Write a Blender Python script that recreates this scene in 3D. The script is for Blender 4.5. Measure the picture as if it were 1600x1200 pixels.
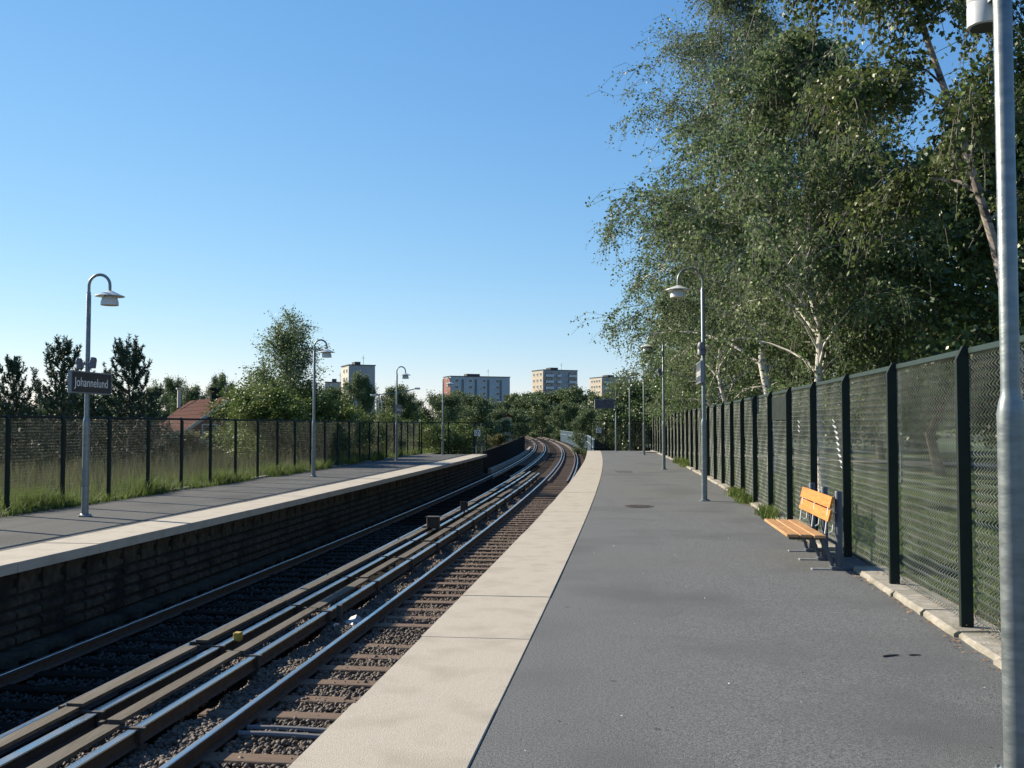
import bpy, math, random
import numpy as np
from mathutils import Matrix, Vector

R = math.radians
scene = bpy.context.scene
for o in list(bpy.data.objects):
    bpy.data.objects.remove(o)

# ------------------------------------------------------------------ camera, sky, sun, exposure
cam = bpy.data.cameras.new('camera')
cam.sensor_width = 36.0
cam.lens = 35.0
cam.clip_start = 0.05
cam.clip_end = 9000
camera = bpy.data.objects.new('camera', cam)
scene.collection.objects.link(camera)
camera.location = (0, 0, 1.75)
camera.rotation_euler = (R(90 + 2.39), 0, 0)
scene.camera = camera

SUN_AZ, SUN_EL = -60.0, 28.5          # degrees right of +Y, above the horizon
world = bpy.data.worlds.new('World')
scene.world = world
world.use_nodes = True
wn = world.node_tree.nodes
wl = world.node_tree.links
sky = wn.new('ShaderNodeTexSky')
sky.sky_type = 'NISHITA'
sky.sun_disc = False
sky.sun_elevation = R(SUN_EL)
sky.sun_rotation = R(SUN_AZ)
sky.air_density = 1.0
sky.dust_density = 0.0
sky.ozone_density = 6.0
wn['Background'].inputs['Strength'].default_value = 0.075
# even grade of the whole sky colour (per channel power and gain), like the camera's own colour response
sp = wn.new('ShaderNodeSeparateColor'); cb = wn.new('ShaderNodeCombineColor')
wl.new(sky.outputs['Color'], sp.inputs['Color'])
for ch, p_, k_ in (('Red', 1.05, 1.03), ('Green', 0.77, 1.47), ('Blue', 0.5, 2.52)):
    pw = wn.new('ShaderNodeMath'); pw.operation = 'POWER'; pw.inputs[1].default_value = p_
    ml = wn.new('ShaderNodeMath'); ml.operation = 'MULTIPLY'; ml.inputs[1].default_value = k_
    wl.new(sp.outputs[ch], pw.inputs[0]); wl.new(pw.outputs[0], ml.inputs[0]); wl.new(ml.outputs[0], cb.inputs[ch])
wl.new(cb.outputs['Color'], wn['Background'].inputs['Color'])

sl = bpy.data.lights.new('sun', 'SUN')
sl.energy = 5.0
sl.angle = R(0.5)
sl.color = (1.0, 0.89, 0.70)
sun = bpy.data.objects.new('sun', sl)
scene.collection.objects.link(sun)
az, el = R(SUN_AZ), R(SUN_EL)
sdir = Vector((math.sin(az) * math.cos(el), math.cos(az) * math.cos(el), math.sin(el)))
sun.rotation_euler = sdir.to_track_quat('Z', 'Y').to_euler()
sun.location = (-40, 25, 40)

scene.view_settings.view_transform = 'Standard'
scene.view_settings.look = 'None'
scene.view_settings.exposure = 0.95
scene.view_settings.gamma = 1.0
scene.view_settings.use_curve_mapping = False
scene.render.engine = 'CYCLES'
scene.cycles.max_bounces = 6
scene.cycles.transparent_max_bounces = 8

col = scene.collection

# ------------------------------------------------------------------ helpers
def W(o):
    m = o.matrix_basis.copy()
    if o.parent:
        m = W(o.parent) @ o.matrix_parent_inverse @ m
    return m

def setparent(o, p):
    o.parent = p
    o.matrix_parent_inverse = W(p).inverted()

def tag(o, label=None, cat=None, group=None, kind=None):
    if label: o['label'] = label
    if cat: o['category'] = cat
    if group: o['group'] = group
    if kind: o['kind'] = kind
    return o

def empty(name, loc=(0, 0, 0), rz=0.0):
    e = bpy.data.objects.new(name, None)
    e.empty_display_size = 0.3
    e.location = loc
    e.rotation_euler = (0, 0, rz)
    col.objects.link(e)
    return e

def link(name, me, mat, parent=None, smooth=False):
    if mat is not None and not me.materials:
        me.materials.append(mat)
    o = bpy.data.objects.new(name, me)
    col.objects.link(o)
    if parent is not None:
        setparent(o, parent)
    return o

def copy_tree(o, parent=None):
    c = o.copy()
    col.objects.link(c)
    if parent is not None:
        c.parent = parent
    for ch in list(o.children):
        copy_tree(ch, c)
    return c

class MB:
    def __init__(self):
        self.v = []
        self.f = []
    def add(self, vs, fs):
        n = len(self.v)
        self.v.extend([tuple(p) for p in vs])
        self.f.extend([tuple(i + n for i in q) for q in fs])
        return self
    def obox(self, c, ax, ay, az_):
        c, ax, ay, az_ = Vector(c), Vector(ax), Vector(ay), Vector(az_)
        vs = [c + sx * ax + sy * ay + sz * az_ for sz in (-1, 1) for sy in (-1, 1) for sx in (-1, 1)]
        return self.add(vs, [(0, 2, 3, 1), (4, 5, 7, 6), (0, 1, 5, 4), (2, 6, 7, 3), (0, 4, 6, 2), (1, 3, 7, 5)])
    def box(self, c, s, rz=0.0):
        ca, sa = math.cos(rz), math.sin(rz)
        return self.obox(c, (ca * s[0] / 2, sa * s[0] / 2, 0), (-sa * s[1] / 2, ca * s[1] / 2, 0), (0, 0, s[2] / 2))
    def bevbox(self, c, s, b, rz=0.0):
        # box with chamfered edges (24 corners)
        ca, sa = math.cos(rz), math.sin(rz)
        hx, hy, hz = s[0] / 2, s[1] / 2, s[2] / 2
        vs, idx = [], {}
        for sx in (-1, 1):
            for sy in (-1, 1):
                for sz in (-1, 1):
                    for k in range(3):
                        p = [sx * (hx - b), sy * (hy - b), sz * (hz - b)]
                        p[k] = (sx, sy, sz)[k] * (hx, hy, hz)[k]
                        idx[(sx, sy, sz, k)] = len(vs)
                        vs.append((c[0] + ca * p[0] - sa * p[1], c[1] + sa * p[0] + ca * p[1], c[2] + p[2]))
        fs = []
        for k in range(3):
            o = [i for i in range(3) if i != k]
            for s_ in (-1, 1):
                q = []
                for a, d in ((-1, -1), (1, -1), (1, 1), (-1, 1)):
                    t = [0, 0, 0]; t[k] = s_; t[o[0]] = a; t[o[1]] = d
                    q.append(idx[(t[0], t[1], t[2], k)])
                fs.append(tuple(q))
        for k in range(3):
            o = [i for i in range(3) if i != k]
            for a in (-1, 1):
                for d in (-1, 1):
                    t1 = [0, 0, 0]; t1[o[0]] = a; t1[o[1]] = d
                    lo = list(t1); hi = list(t1); lo[k] = -1; hi[k] = 1
                    fs.append((idx[(*lo, o[0])], idx[(*hi, o[0])], idx[(*hi, o[1])], idx[(*lo, o[1])]))
        for sx in (-1, 1):
            for sy in (-1, 1):
                for sz in (-1, 1):
                    fs.append(tuple(idx[(sx, sy, sz, k)] for k in range(3)))
        return self.add(vs, fs)
    def tube(self, pts, rad, n=8, cap=True):
        pts = [Vector(p) for p in pts]
        if not hasattr(rad, '__len__'):
            rad = [rad] * len(pts)
        base = len(self.v)
        prev = None
        for i, p in enumerate(pts):
            t = (pts[min(i + 1, len(pts) - 1)] - pts[max(i - 1, 0)])
            if t.length < 1e-9: t = Vector((0, 0, 1))
            t.normalize()
            if prev is None:
                a = Vector((1, 0, 0)) if abs(t.x) < 0.8 else Vector((0, 1, 0))
                prev = (a - t * a.dot(t)).normalized()
            else:
                prev = (prev - t * prev.dot(t)).normalized()
            b = t.cross(prev)
            for k in range(n):
                an = 2 * math.pi * k / n
                self.v.append(tuple(p + (prev * math.cos(an) + b * math.sin(an)) * rad[i]))
        for i in range(len(pts) - 1):
            for k in range(n):
                a = base + i * n + k; b2 = base + i * n + (k + 1) % n
                self.f.append((a, b2, b2 + n, a + n))
        if cap:
            self.f.append(tuple(base + k for k in reversed(range(n))))
            self.f.append(tuple(base + (len(pts) - 1) * n + k for k in range(n)))
        return self
    def lathe(self, prof, c=(0, 0, 0), n=20):
        base = len(self.v)
        for r, z in prof:
            for k in range(n):
                an = 2 * math.pi * k / n
                self.v.append((c[0] + r * math.cos(an), c[1] + r * math.sin(an), c[2] + z))
        for i in range(len(prof) - 1):
            for k in range(n):
                a = base + i * n + k; b = base + i * n + (k + 1) % n
                self.f.append((a, b, b + n, a + n))
        if prof[0][0] > 1e-4:
            self.f.append(tuple(base + k for k in reversed(range(n))))
        if prof[-1][0] > 1e-4:
            self.f.append(tuple(base + (len(prof) - 1) * n + k for k in range(n)))
        return self
    def prism(self, poly, fn0, fn1):
        n = len(poly); b = len(self.v)
        for p in poly: self.v.append(tuple(fn0(*p)))
        for p in poly: self.v.append(tuple(fn1(*p)))
        self.f.append(tuple(b + i for i in reversed(range(n))))
        self.f.append(tuple(b + n + i for i in range(n)))
        for i in range(n):
            j = (i + 1) % n
            self.f.append((b + i, b + j, b + n + j, b + n + i))
        return self
    def mesh(self, name, smooth=False):
        me = bpy.data.meshes.new(name)
        me.from_pydata(self.v, [], self.f)
        if smooth:
            me.polygons.foreach_set('use_smooth', [True] * len(me.polygons))
            try:
                me.set_sharp_from_angle(angle=R(40))
            except Exception:
                pass
        me.update()
        return me
    def build(self, name, mat, parent=None, smooth=False):
        return link(name, self.mesh(name, smooth), mat, parent)

def np_mesh(name, verts, faces, mat=None):
    """verts (N,3), faces (M,k) with constant k"""
    me = bpy.data.meshes.new(name)
    verts = np.ascontiguousarray(verts, dtype=np.float32)
    faces = np.ascontiguousarray(faces, dtype=np.int32)
    k = faces.shape[1]
    me.vertices.add(len(verts))
    me.vertices.foreach_set('co', verts.ravel())
    me.loops.add(faces.size)
    me.loops.foreach_set('vertex_index', faces.ravel())
    me.polygons.add(len(faces))
    me.polygons.foreach_set('loop_start', np.arange(0, faces.size, k, dtype=np.int32))
    me.polygons.foreach_set('loop_total', np.full(len(faces), k, dtype=np.int32))
    me.update(calc_edges=True)
    if mat: me.materials.append(mat)
    return me

# ------------------------------------------------------------------ materials
def material(name, c1, c2=None, scale=5.0, rough=0.8, metal=0.0, bump=0.0, bscale=None, detail=4.0,
             c3=None, scale3=0.5, spec=0.5, translucent=0.0, island=None, stretch=None, lo=0.35, hi=0.65, rvar=0.0):
    m = bpy.data.materials.new(name)
    m.use_nodes = True
    nt = m.node_tree; N = nt.nodes; L = nt.links
    b = N['Principled BSDF']
    b.inputs['Roughness'].default_value = rough
    b.inputs['Metallic'].default_value = metal
    b.inputs['Specular IOR Level'].default_value = spec
    tc = N.new('ShaderNodeTexCoord')
    src = tc.outputs['Object']
    if stretch:
        mp = N.new('ShaderNodeMapping'); mp.inputs['Scale'].default_value = stretch
        L.new(src, mp.inputs['Vector']); src = mp.outputs['Vector']
    colr = None
    if c2 is not None:
        nz = N.new('ShaderNodeTexNoise'); nz.inputs['Scale'].default_value = scale; nz.inputs['Detail'].default_value = detail
        L.new(src, nz.inputs['Vector'])
        mr = N.new('ShaderNodeMapRange'); mr.inputs['From Min'].default_value = lo; mr.inputs['From Max'].default_value = hi
        L.new(nz.outputs['Fac'], mr.inputs['Value'])
        mx = N.new('ShaderNodeMix'); mx.data_type = 'RGBA'
        mx.inputs['A'].default_value = (*c1, 1); mx.inputs['B'].default_value = (*c2, 1)
        L.new(mr.outputs['Result'], mx.inputs['Factor'])
        colr = mx.outputs['Result']
        if rvar:
            mr2 = N.new('ShaderNodeMapRange'); mr2.inputs['From Min'].default_value = lo; mr2.inputs['From Max'].default_value = hi
            mr2.inputs['To Min'].default_value = rough - rvar; mr2.inputs['To Max'].default_value = rough + rvar
            L.new(nz.outputs['Fac'], mr2.inputs['Value']); L.new(mr2.outputs['Result'], b.inputs['Roughness'])
    if c3 is not None:
        nz3 = N.new('ShaderNodeTexNoise'); nz3.inputs['Scale'].default_value = scale3; nz3.inputs['Detail'].default_value = 5
        L.new(src, nz3.inputs['Vector'])
        mr3 = N.new('ShaderNodeMapRange'); mr3.inputs['From Min'].default_value = 0.48; mr3.inputs['From Max'].default_value = 0.7
        L.new(nz3.outputs['Fac'], mr3.inputs['Value'])
        mx3 = N.new('ShaderNodeMix'); mx3.data_type = 'RGBA'
        if colr is None: mx3.inputs['A'].default_value = (*c1, 1)
        else: L.new(colr, mx3.inputs['A'])
        mx3.inputs['B'].default_value = (*c3, 1)
        L.new(mr3.outputs['Result'], mx3.inputs['Factor'])
        colr = mx3.outputs['Result']
    if island is not None:
        ge = N.new('ShaderNodeNewGeometry')
        mr4 = N.new('ShaderNodeMapRange'); mr4.inputs['To Min'].default_value = island[0]; mr4.inputs['To Max'].default_value = island[1]
        L.new(ge.outputs['Random Per Island'], mr4.inputs['Value'])
        hs = N.new('ShaderNodeHueSaturation')
        if colr is None: hs.inputs['Color'].default_value = (*c1, 1)
        else: L.new(colr, hs.inputs['Color'])
        L.new(mr4.outputs['Result'], hs.inputs['Value'])
        colr = hs.outputs['Color']
    if colr is None:
        b.inputs['Base Color'].default_value = (*c1, 1)
    else:
        L.new(colr, b.inputs['Base Color'])
    if bump:
        nb = N.new('ShaderNodeTexNoise'); nb.inputs['Scale'].default_value = bscale or scale; nb.inputs['Detail'].default_value = 4
        L.new(src, nb.inputs['Vector'])
        bp = N.new('ShaderNodeBump'); bp.inputs['Strength'].default_value = 1.0; bp.inputs['Distance'].default_value = bump
        L.new(nb.outputs['Fac'], bp.inputs['Height']); L.new(bp.outputs['Normal'], b.inputs['Normal'])
    if translucent:
        tr = N.new('ShaderNodeBsdfTranslucent')
        if colr is None: tr.inputs['Color'].default_value = (*c1, 1)
        else:
            bc = N.new('ShaderNodeBrightContrast'); bc.inputs['Bright'].default_value = 0.02
            L.new(colr, bc.inputs['Color']); L.new(bc.outputs['Color'], tr.inputs['Color'])
        ms = N.new('ShaderNodeMixShader'); ms.inputs['Fac'].default_value = translucent
        L.new(b.outputs['BSDF'], ms.inputs[1]); L.new(tr.outputs['BSDF'], ms.inputs[2])
        L.new(ms.outputs['Shader'], N['Material Output'].inputs['Surface'])
    return m

M = {}
def asphalt(name, dark, light, patch, warm):
    m = material(name, dark, light, 70, 0.88, bump=0.005, bscale=150, c3=patch, scale3=0.55, lo=0.3, hi=0.7, spec=0.25)
    nt = m.node_tree; N = nt.nodes; L = nt.links; b = N['Principled BSDF']
    src = b.inputs['Base Color'].links[0].from_socket
    tc = N.new('ShaderNodeTexCoord')
    def layer(src, tex_out, f0, f1, colr, amt):
        mr = N.new('ShaderNodeMapRange'); mr.inputs['From Min'].default_value = f0; mr.inputs['From Max'].default_value = f1
        mr.inputs['To Max'].default_value = amt
        L.new(tex_out, mr.inputs['Value'])
        mx = N.new('ShaderNodeMix'); mx.data_type = 'RGBA'; mx.inputs['B'].default_value = (*colr, 1)
        L.new(src, mx.inputs['A']); L.new(mr.outputs['Result'], mx.inputs['Factor'])
        return mx.outputs['Result']
    v = N.new('ShaderNodeTexVoronoi'); v.inputs['Scale'].default_value = 55; L.new(tc.outputs['Object'], v.inputs['Vector'])
    src = layer(src, v.outputs['Distance'], 0.16, 0.06, (0.26, 0.255, 0.245), 0.8)          # pale aggregate
    v2 = N.new('ShaderNodeTexVoronoi'); v2.inputs['Scale'].default_value = 1.6; L.new(tc.outputs['Object'], v2.inputs['Vector'])
    src = layer(src, v2.outputs['Distance'], 0.045, 0.03, (0.035, 0.034, 0.034), 0.7)          # old gum spots
    n = N.new('ShaderNodeTexNoise'); n.inputs['Scale'].default_value = 0.22; n.inputs['Detail'].default_value = 6; L.new(tc.outputs['Object'], n.inputs['Vector'])
    src = layer(src, n.outputs['Fac'], 0.50, 0.68, warm, 0.35)
    mp = N.new('ShaderNodeMapping'); mp.inputs['Scale'].default_value = (1.6, 0.14, 1); L.new(tc.outputs['Object'], mp.inputs['Vector'])
    n2 = N.new('ShaderNodeTexNoise'); n2.inputs['Scale'].default_value = 1.0; n2.inputs['Detail'].default_value = 3; L.new(mp.outputs['Vector'], n2.inputs['Vector'])
    src = layer(src, n2.outputs['Fac'], 0.55, 0.75, patch, 0.4)                                  # laying lanes along the platform
    L.new(src, b.inputs['Base Color'])
    return m
M['asphalt'] = asphalt('asphalt', (0.058, 0.061, 0.0615), (0.185, 0.19, 0.19), (0.088, 0.0915, 0.092), (0.125, 0.12, 0.108))
M['asphalt_left'] = asphalt('asphalt_left', (0.06, 0.06, 0.057), (0.115, 0.115, 0.11), (0.055, 0.055, 0.053), (0.095, 0.093, 0.088))
M['asphalt_seam'] = material('asphalt_seam', (0.045, 0.045, 0.045), (0.06, 0.06, 0.06), 9, 0.95)
M['patch'] = asphalt('asphalt_patch', (0.04, 0.041, 0.042), (0.12, 0.122, 0.123), (0.06, 0.061, 0.062), (0.08, 0.078, 0.074))
M['slab'] = material('slab_concrete', (0.355, 0.312, 0.25), (0.43, 0.383, 0.312), 60, 0.9, bump=0.004, bscale=110, c3=(0.325, 0.285, 0.225), scale3=2.6, lo=0.25, hi=0.75)
M['concrete'] = material('concrete', (0.24, 0.22, 0.18), (0.34, 0.31, 0.26), 12, 0.9, bump=0.008, bscale=45, c3=(0.16, 0.15, 0.11), scale3=2.5)
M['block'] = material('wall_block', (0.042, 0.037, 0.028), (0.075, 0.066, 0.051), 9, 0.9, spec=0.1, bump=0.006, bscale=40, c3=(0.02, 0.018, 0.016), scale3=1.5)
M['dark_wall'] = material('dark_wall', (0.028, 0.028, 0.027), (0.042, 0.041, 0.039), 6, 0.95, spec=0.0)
M['bed'] = material('track_bed', (0.010, 0.008, 0.0065), (0.025, 0.0195, 0.0155), 28, 0.95, spec=0.05, bump=0.05, bscale=30, c3=(0.04, 0.034, 0.03), scale3=0.6)
M['stone'] = material('ballast_stone', (0.055, 0.039, 0.027), (0.10, 0.073, 0.052), 2.0, 0.75, island=(0.45, 1.55), c3=(0.10, 0.075, 0.06), scale3=9)
M['stone_shaded'] = material('ballast_stone_shaded', (0.008, 0.007, 0.006), (0.015, 0.013, 0.011), 2.0, 0.7, island=(0.4, 1.8))  # far-track ballast, stone colour darkened to stand in for the trench shadow
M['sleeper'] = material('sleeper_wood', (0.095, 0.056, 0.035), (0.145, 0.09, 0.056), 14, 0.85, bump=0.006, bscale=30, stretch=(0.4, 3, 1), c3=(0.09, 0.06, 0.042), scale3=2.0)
M['sleeper_shaded'] = material('sleeper_wood_shaded', (0.008, 0.0065, 0.005), (0.014, 0.011, 0.009), 14, 0.95, spec=0.05, stretch=(0.4, 3, 1))  # far-track sleepers: trench shade put into the wood colour
M['rail_worn'] = material('rail_worn', (0.20, 0.16, 0.13), (0.30, 0.25, 0.21), 5, 0.45, metal=0.6)
M['rail_side'] = material('rail_rust', (0.045, 0.03, 0.022), (0.07, 0.045, 0.03), 12, 0.8)
M['rail_top'] = material('rail_steel', (0.66, 0.61, 0.56), (0.52, 0.48, 0.44), 3, 0.3, metal=1.0, rvar=0.06)
M['board'] = material('cover_board', (0.05, 0.039, 0.026), (0.085, 0.067, 0.045), 8, 0.85, stretch=(6, 0.6, 2), c3=(0.10, 0.085, 0.065), scale3=1.2, bump=0.003)
M['bracket'] = material('iron_bracket', (0.03, 0.026, 0.022), (0.05, 0.04, 0.032), 20, 0.7)
M['rusty'] = material('rusty_box', (0.03, 0.02, 0.012), (0.05, 0.034, 0.021), 10, 0.8, bump=0.003)
M['yellow'] = material('yellow_marker', (0.45, 0.30, 0.04), (0.36, 0.23, 0.035), 20, 0.6)
M['post'] = material('fence_post_paint', (0.008, 0.014, 0.011), (0.013, 0.021, 0.017), 6, 0.65, spec=0.2, rvar=0.08)
M['railgreen'] = material('fence_rail_paint', (0.006, 0.020, 0.015), (0.010, 0.028, 0.021), 6, 0.5)
M['wire'] = material('galvanised_wire', (0.24, 0.26, 0.225), (0.13, 0.15, 0.125), 1.5, 0.45, metal=0.3)
M['wire_left'] = material('green_wire', (0.03, 0.038, 0.033), (0.05, 0.058, 0.052), 1.5, 0.55)
M['paint_white'] = material('white_spray', (0.75, 0.75, 0.73), None, rough=0.6)
M['galv'] = material('galvanised_steel', (0.15, 0.175, 0.185), (0.235, 0.26, 0.265), 9, 0.45, metal=0.6, bump=0.0012, bscale=30, stretch=(1, 1, 2.5), rvar=0.07, lo=0.3, hi=0.7)
M['lamp_paint'] = material('lamp_enamel', (0.62, 0.64, 0.60), (0.52, 0.54, 0.50), 6, 0.4)
M['lamp_glass'] = material('lamp_opal', (0.55, 0.56, 0.55), (0.62, 0.63, 0.62), 3, 0.3)
M['lamp_inner'] = material('lamp_inner', (0.65, 0.52, 0.20), None, rough=0.5)
M['speaker'] = material('speaker_paint', (0.48, 0.50, 0.52), (0.40, 0.42, 0.44), 8, 0.4)
M['speaker_grey'] = material('speaker_grey', (0.10, 0.105, 0.12), (0.14, 0.145, 0.16), 9, 0.5)
M['black'] = material('black_plastic', (0.012, 0.012, 0.014), None, rough=0.5)
M['sign_black'] = material('sign_black', (0.018, 0.018, 0.022), (0.024, 0.024, 0.028), 3, 0.4)
M['sign_white'] = material('sign_white', (0.78, 0.78, 0.76), None, rough=0.5)
M['sign_frame'] = material('sign_frame', (0.22, 0.23, 0.25), None, rough=0.5, metal=0.5)
M['wood'] = material('bench_wood', (0.50, 0.165, 0.018), (0.60, 0.225, 0.032), 5, 0.5, stretch=(9, 0.7, 9), bump=0.001, bscale=12, c3=(0.40, 0.125, 0.015), scale3=2.0)
M['wood_worn'] = material('bench_wood_worn', (0.38, 0.20, 0.075), (0.48, 0.28, 0.13), 5, 0.6, stretch=(9, 0.7, 9), bump=0.001, bscale=12, c3=(0.34, 0.19, 0.08), scale3=2.0)
M['bench_grey'] = material('bench_steel', (0.06, 0.07, 0.09), (0.085, 0.095, 0.115), 6, 0.5, metal=0.3)
M['bench_zinc'] = material('bench_zinc', (0.55, 0.56, 0.56), None, rough=0.45, metal=0.4)
M['bench_foot'] = material('bench_foot_zinc', (0.30, 0.31, 0.32), (0.22, 0.23, 0.24), 12, 0.55, metal=0.4)
M['parapet'] = material('parapet_blue', (0.05, 0.075, 0.10), (0.065, 0.09, 0.115), 2, 0.9, spec=0.0)
M['parapet_rail'] = material('parapet_rail', (0.20, 0.25, 0.28), None, rough=0.8, spec=0.0)
M['cover'] = material('cast_iron', (0.075, 0.055, 0.045), (0.12, 0.09, 0.07), 20, 0.7, bump=0.003)
M['ground'] = material('ground_earth', (0.05, 0.065, 0.028), (0.08, 0.085, 0.04), 0.3, 0.95)
M['meadow'] = material('meadow_soil', (0.06, 0.085, 0.025), (0.13, 0.12, 0.05), 0.7, 0.95, bump=0.05, bscale=4)
M['lawn'] = material('lawn_turf', (0.020, 0.046, 0.009), (0.042, 0.08, 0.015), 0.9, 0.95, bump=0.03, bscale=25, c3=(0.05, 0.042, 0.026), scale3=0.35)
M['path'] = material('gravel_path', (0.24, 0.22, 0.20), (0.32, 0.30, 0.27), 12, 0.95)
M['grass'] = material('grass_green', (0.075, 0.12, 0.016), (0.12, 0.165, 0.025), 0.5, 0.7, island=(0.6, 1.4), translucent=0.4)
M['straw'] = material('straw_grass', (0.125, 0.112, 0.05), (0.055, 0.075, 0.024), 0.6, 0.7, island=(0.6, 1.35), translucent=0.3)
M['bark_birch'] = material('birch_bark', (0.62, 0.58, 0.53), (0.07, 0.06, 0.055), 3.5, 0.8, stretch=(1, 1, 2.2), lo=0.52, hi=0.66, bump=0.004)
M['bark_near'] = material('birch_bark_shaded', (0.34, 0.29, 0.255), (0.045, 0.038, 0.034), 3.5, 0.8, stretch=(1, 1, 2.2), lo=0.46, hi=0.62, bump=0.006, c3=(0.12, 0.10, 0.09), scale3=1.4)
M['twig'] = material('birch_twig', (0.085, 0.078, 0.072), (0.13, 0.12, 0.112), 4, 0.8)
M['bark'] = material('bark', (0.075, 0.06, 0.048), (0.12, 0.10, 0.08), 6, 0.9, bump=0.01)
M['leaf_birch'] = material('birch_leaf', (0.092, 0.15, 0.05), (0.13, 0.18, 0.07), 0.45, 0.5, island=(0.55, 1.5), translucent=0.38, spec=0.3)
M['leaf_near'] = material('birch_leaf_glossy', (0.068, 0.105, 0.024), (0.11, 0.14, 0.034), 0.6, 0.45, island=(0.6, 1.5), translucent=0.3, spec=0.35)
M['leaf_dark'] = material('wood_leaf', (0.04, 0.075, 0.017), (0.065, 0.10, 0.024), 0.35, 0.42, island=(0.6, 1.5), translucent=0.22)
M['leaf_shrub'] = material('shrub_leaf', (0.085, 0.13, 0.02), (0.13, 0.17, 0.03), 0.4, 0.6, island=(0.6, 1.45), translucent=0.28)
M['leaf_far'] = material('far_leaf', (0.07, 0.11, 0.034), (0.105, 0.145, 0.05), 0.18, 0.6, island=(0.65, 1.4), translucent=0.25)
M['leaf_yellow'] = material('yellowing_leaf', (0.13, 0.13, 0.03), (0.19, 0.17, 0.045), 0.5, 0.5, island=(0.6, 1.4), translucent=0.25)
M['needle'] = material('pine_needle', (0.03, 0.062, 0.034), (0.048, 0.085, 0.045), 0.7, 0.6, island=(0.6, 1.4))
M['roof'] = material('roof_tile', (0.048, 0.012, 0.009), (0.065, 0.017, 0.012), 4, 0.95, spec=0.1, c3=(0.04, 0.012, 0.009), scale3=0.8)
M['brick_wall'] = material('brick_wall', (0.15, 0.07, 0.05), (0.20, 0.09, 0.06), 6, 0.9)
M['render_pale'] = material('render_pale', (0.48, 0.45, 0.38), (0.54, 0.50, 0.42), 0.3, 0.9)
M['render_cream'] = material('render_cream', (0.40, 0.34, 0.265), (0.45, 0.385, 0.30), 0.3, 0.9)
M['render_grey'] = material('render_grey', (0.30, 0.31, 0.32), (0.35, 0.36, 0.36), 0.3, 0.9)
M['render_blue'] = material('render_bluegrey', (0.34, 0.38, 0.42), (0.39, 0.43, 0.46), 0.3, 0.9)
M['render_red'] = material('render_red', (0.20, 0.075, 0.055), (0.24, 0.09, 0.065), 0.4, 0.9)
M['glass'] = material('window_glass', (0.05, 0.06, 0.075), None, rough=0.15)
M['winframe'] = material('window_frame', (0.66, 0.66, 0.62), None, rough=0.6)
M['balcony'] = material('balcony_front', (0.55, 0.58, 0.60), None, rough=0.8)
M['strip'] = material('stair_strip', (0.13, 0.15, 0.17), None, rough=0.8)
M['rooftop'] = material('roof_felt', (0.06, 0.06, 0.065), None, rough=0.9)
M['litter'] = material('dry_leaf', (0.26, 0.13, 0.06), (0.34, 0.2, 0.09), 3, 0.8, island=(0.6, 1.3))
M['paper'] = material('newsprint', (0.66, 0.60, 0.56), (0.5, 0.09, 0.07), 9, 0.8, lo=0.5, hi=0.56)
M['sheet'] = material('plastic_sheet', (0.13, 0.17, 0.21), (0.20, 0.25, 0.30), 8, 0.35)
M['pipe'] = material('grey_duct', (0.13, 0.13, 0.135), None, rough=0.6)

# ------------------------------------------------------------------ track centre line: the left rail of the near track
KN_Y = [-60, 0, 60, 130, 158, 200, 240, 280, 320, 420]
KN_T = [0.15, 0.127, 0.082, 0.0295, 0.012, -0.004, -0.022, -0.05, -0.095, -0.22]
YS = np.arange(-60, 421, 1.0)
TH = np.interp(YS, KN_Y, KN_T)
XS = np.concatenate([[0], np.cumsum((np.tan(TH[1:]) + np.tan(TH[:-1])) / 2)])
XS = XS - np.interp(8.29, YS, XS) - 2.93

def P(y, s, z=0.0):
    t = float(np.interp(y, YS, TH)); x = float(np.interp(y, YS, XS))
    return Vector((x + s * math.cos(t), y - s * math.sin(t), z))
def Q(y, s, z=0.0):
    # point at offset s from the centre line whose own distance (world y) is y
    y0 = y + s * math.sin(float(np.interp(y + s * 0.1, YS, TH)))
    return P(y0, s, z)
def heading(y):
    return float(np.interp(y, YS, TH))
def frame(y):
    t = heading(y)
    return Vector((math.cos(t), -math.sin(t), 0)), Vector((math.sin(t), math.cos(t), 0))

def yrange(y0, y1, step):
    n = max(1, int(round((y1 - y0) / step)))
    return [y0 + (y1 - y0) * i / n for i in range(n + 1)]

def sweep(mb, prof, ys, closed=True):
    n = len(prof); b = len(mb.v)
    for y in ys:
        for s, z in prof:
            mb.v.append(tuple(P(y, s, z)))
    m = n if closed else n - 1
    for i in range(len(ys) - 1):
        for k in range(m):
            a = b + i * n + k; c = b + i * n + (k + 1) % n
            mb.f.append((a, c, c + n, a + n))
    if closed:
        mb.f.append(tuple(b + k for k in range(n)))
        mb.f.append(tuple(b + (len(ys) - 1) * n + k for k in reversed(range(n))))
    return mb

rnd = random.Random(7)

# ------------------------------------------------------------------ ground, terrain
g = MB()
g.add([(-4000, -4000, -3.0), (4000, -4000, -3.0), (4000, 5000, -3.0), (-4000, 5000, -3.0)], [(0, 1, 2, 3)])
tag(g.build('ground', M['ground']), kind='structure')

def smooth(a, b, x):
    t = min(1, max(0, (x - a) / (b - a)))
    return t * t * (3 - 2 * t)

def meadow_z(s, y):
    d = -8.0 - s
    z = -0.10 - 0.25 * smooth(0, 8, d) - 2.0 * smooth(8, 45, d)
    return z - 2.8 * smooth(66, 80, y) * smooth(0, 3, d + 0.5)

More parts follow.
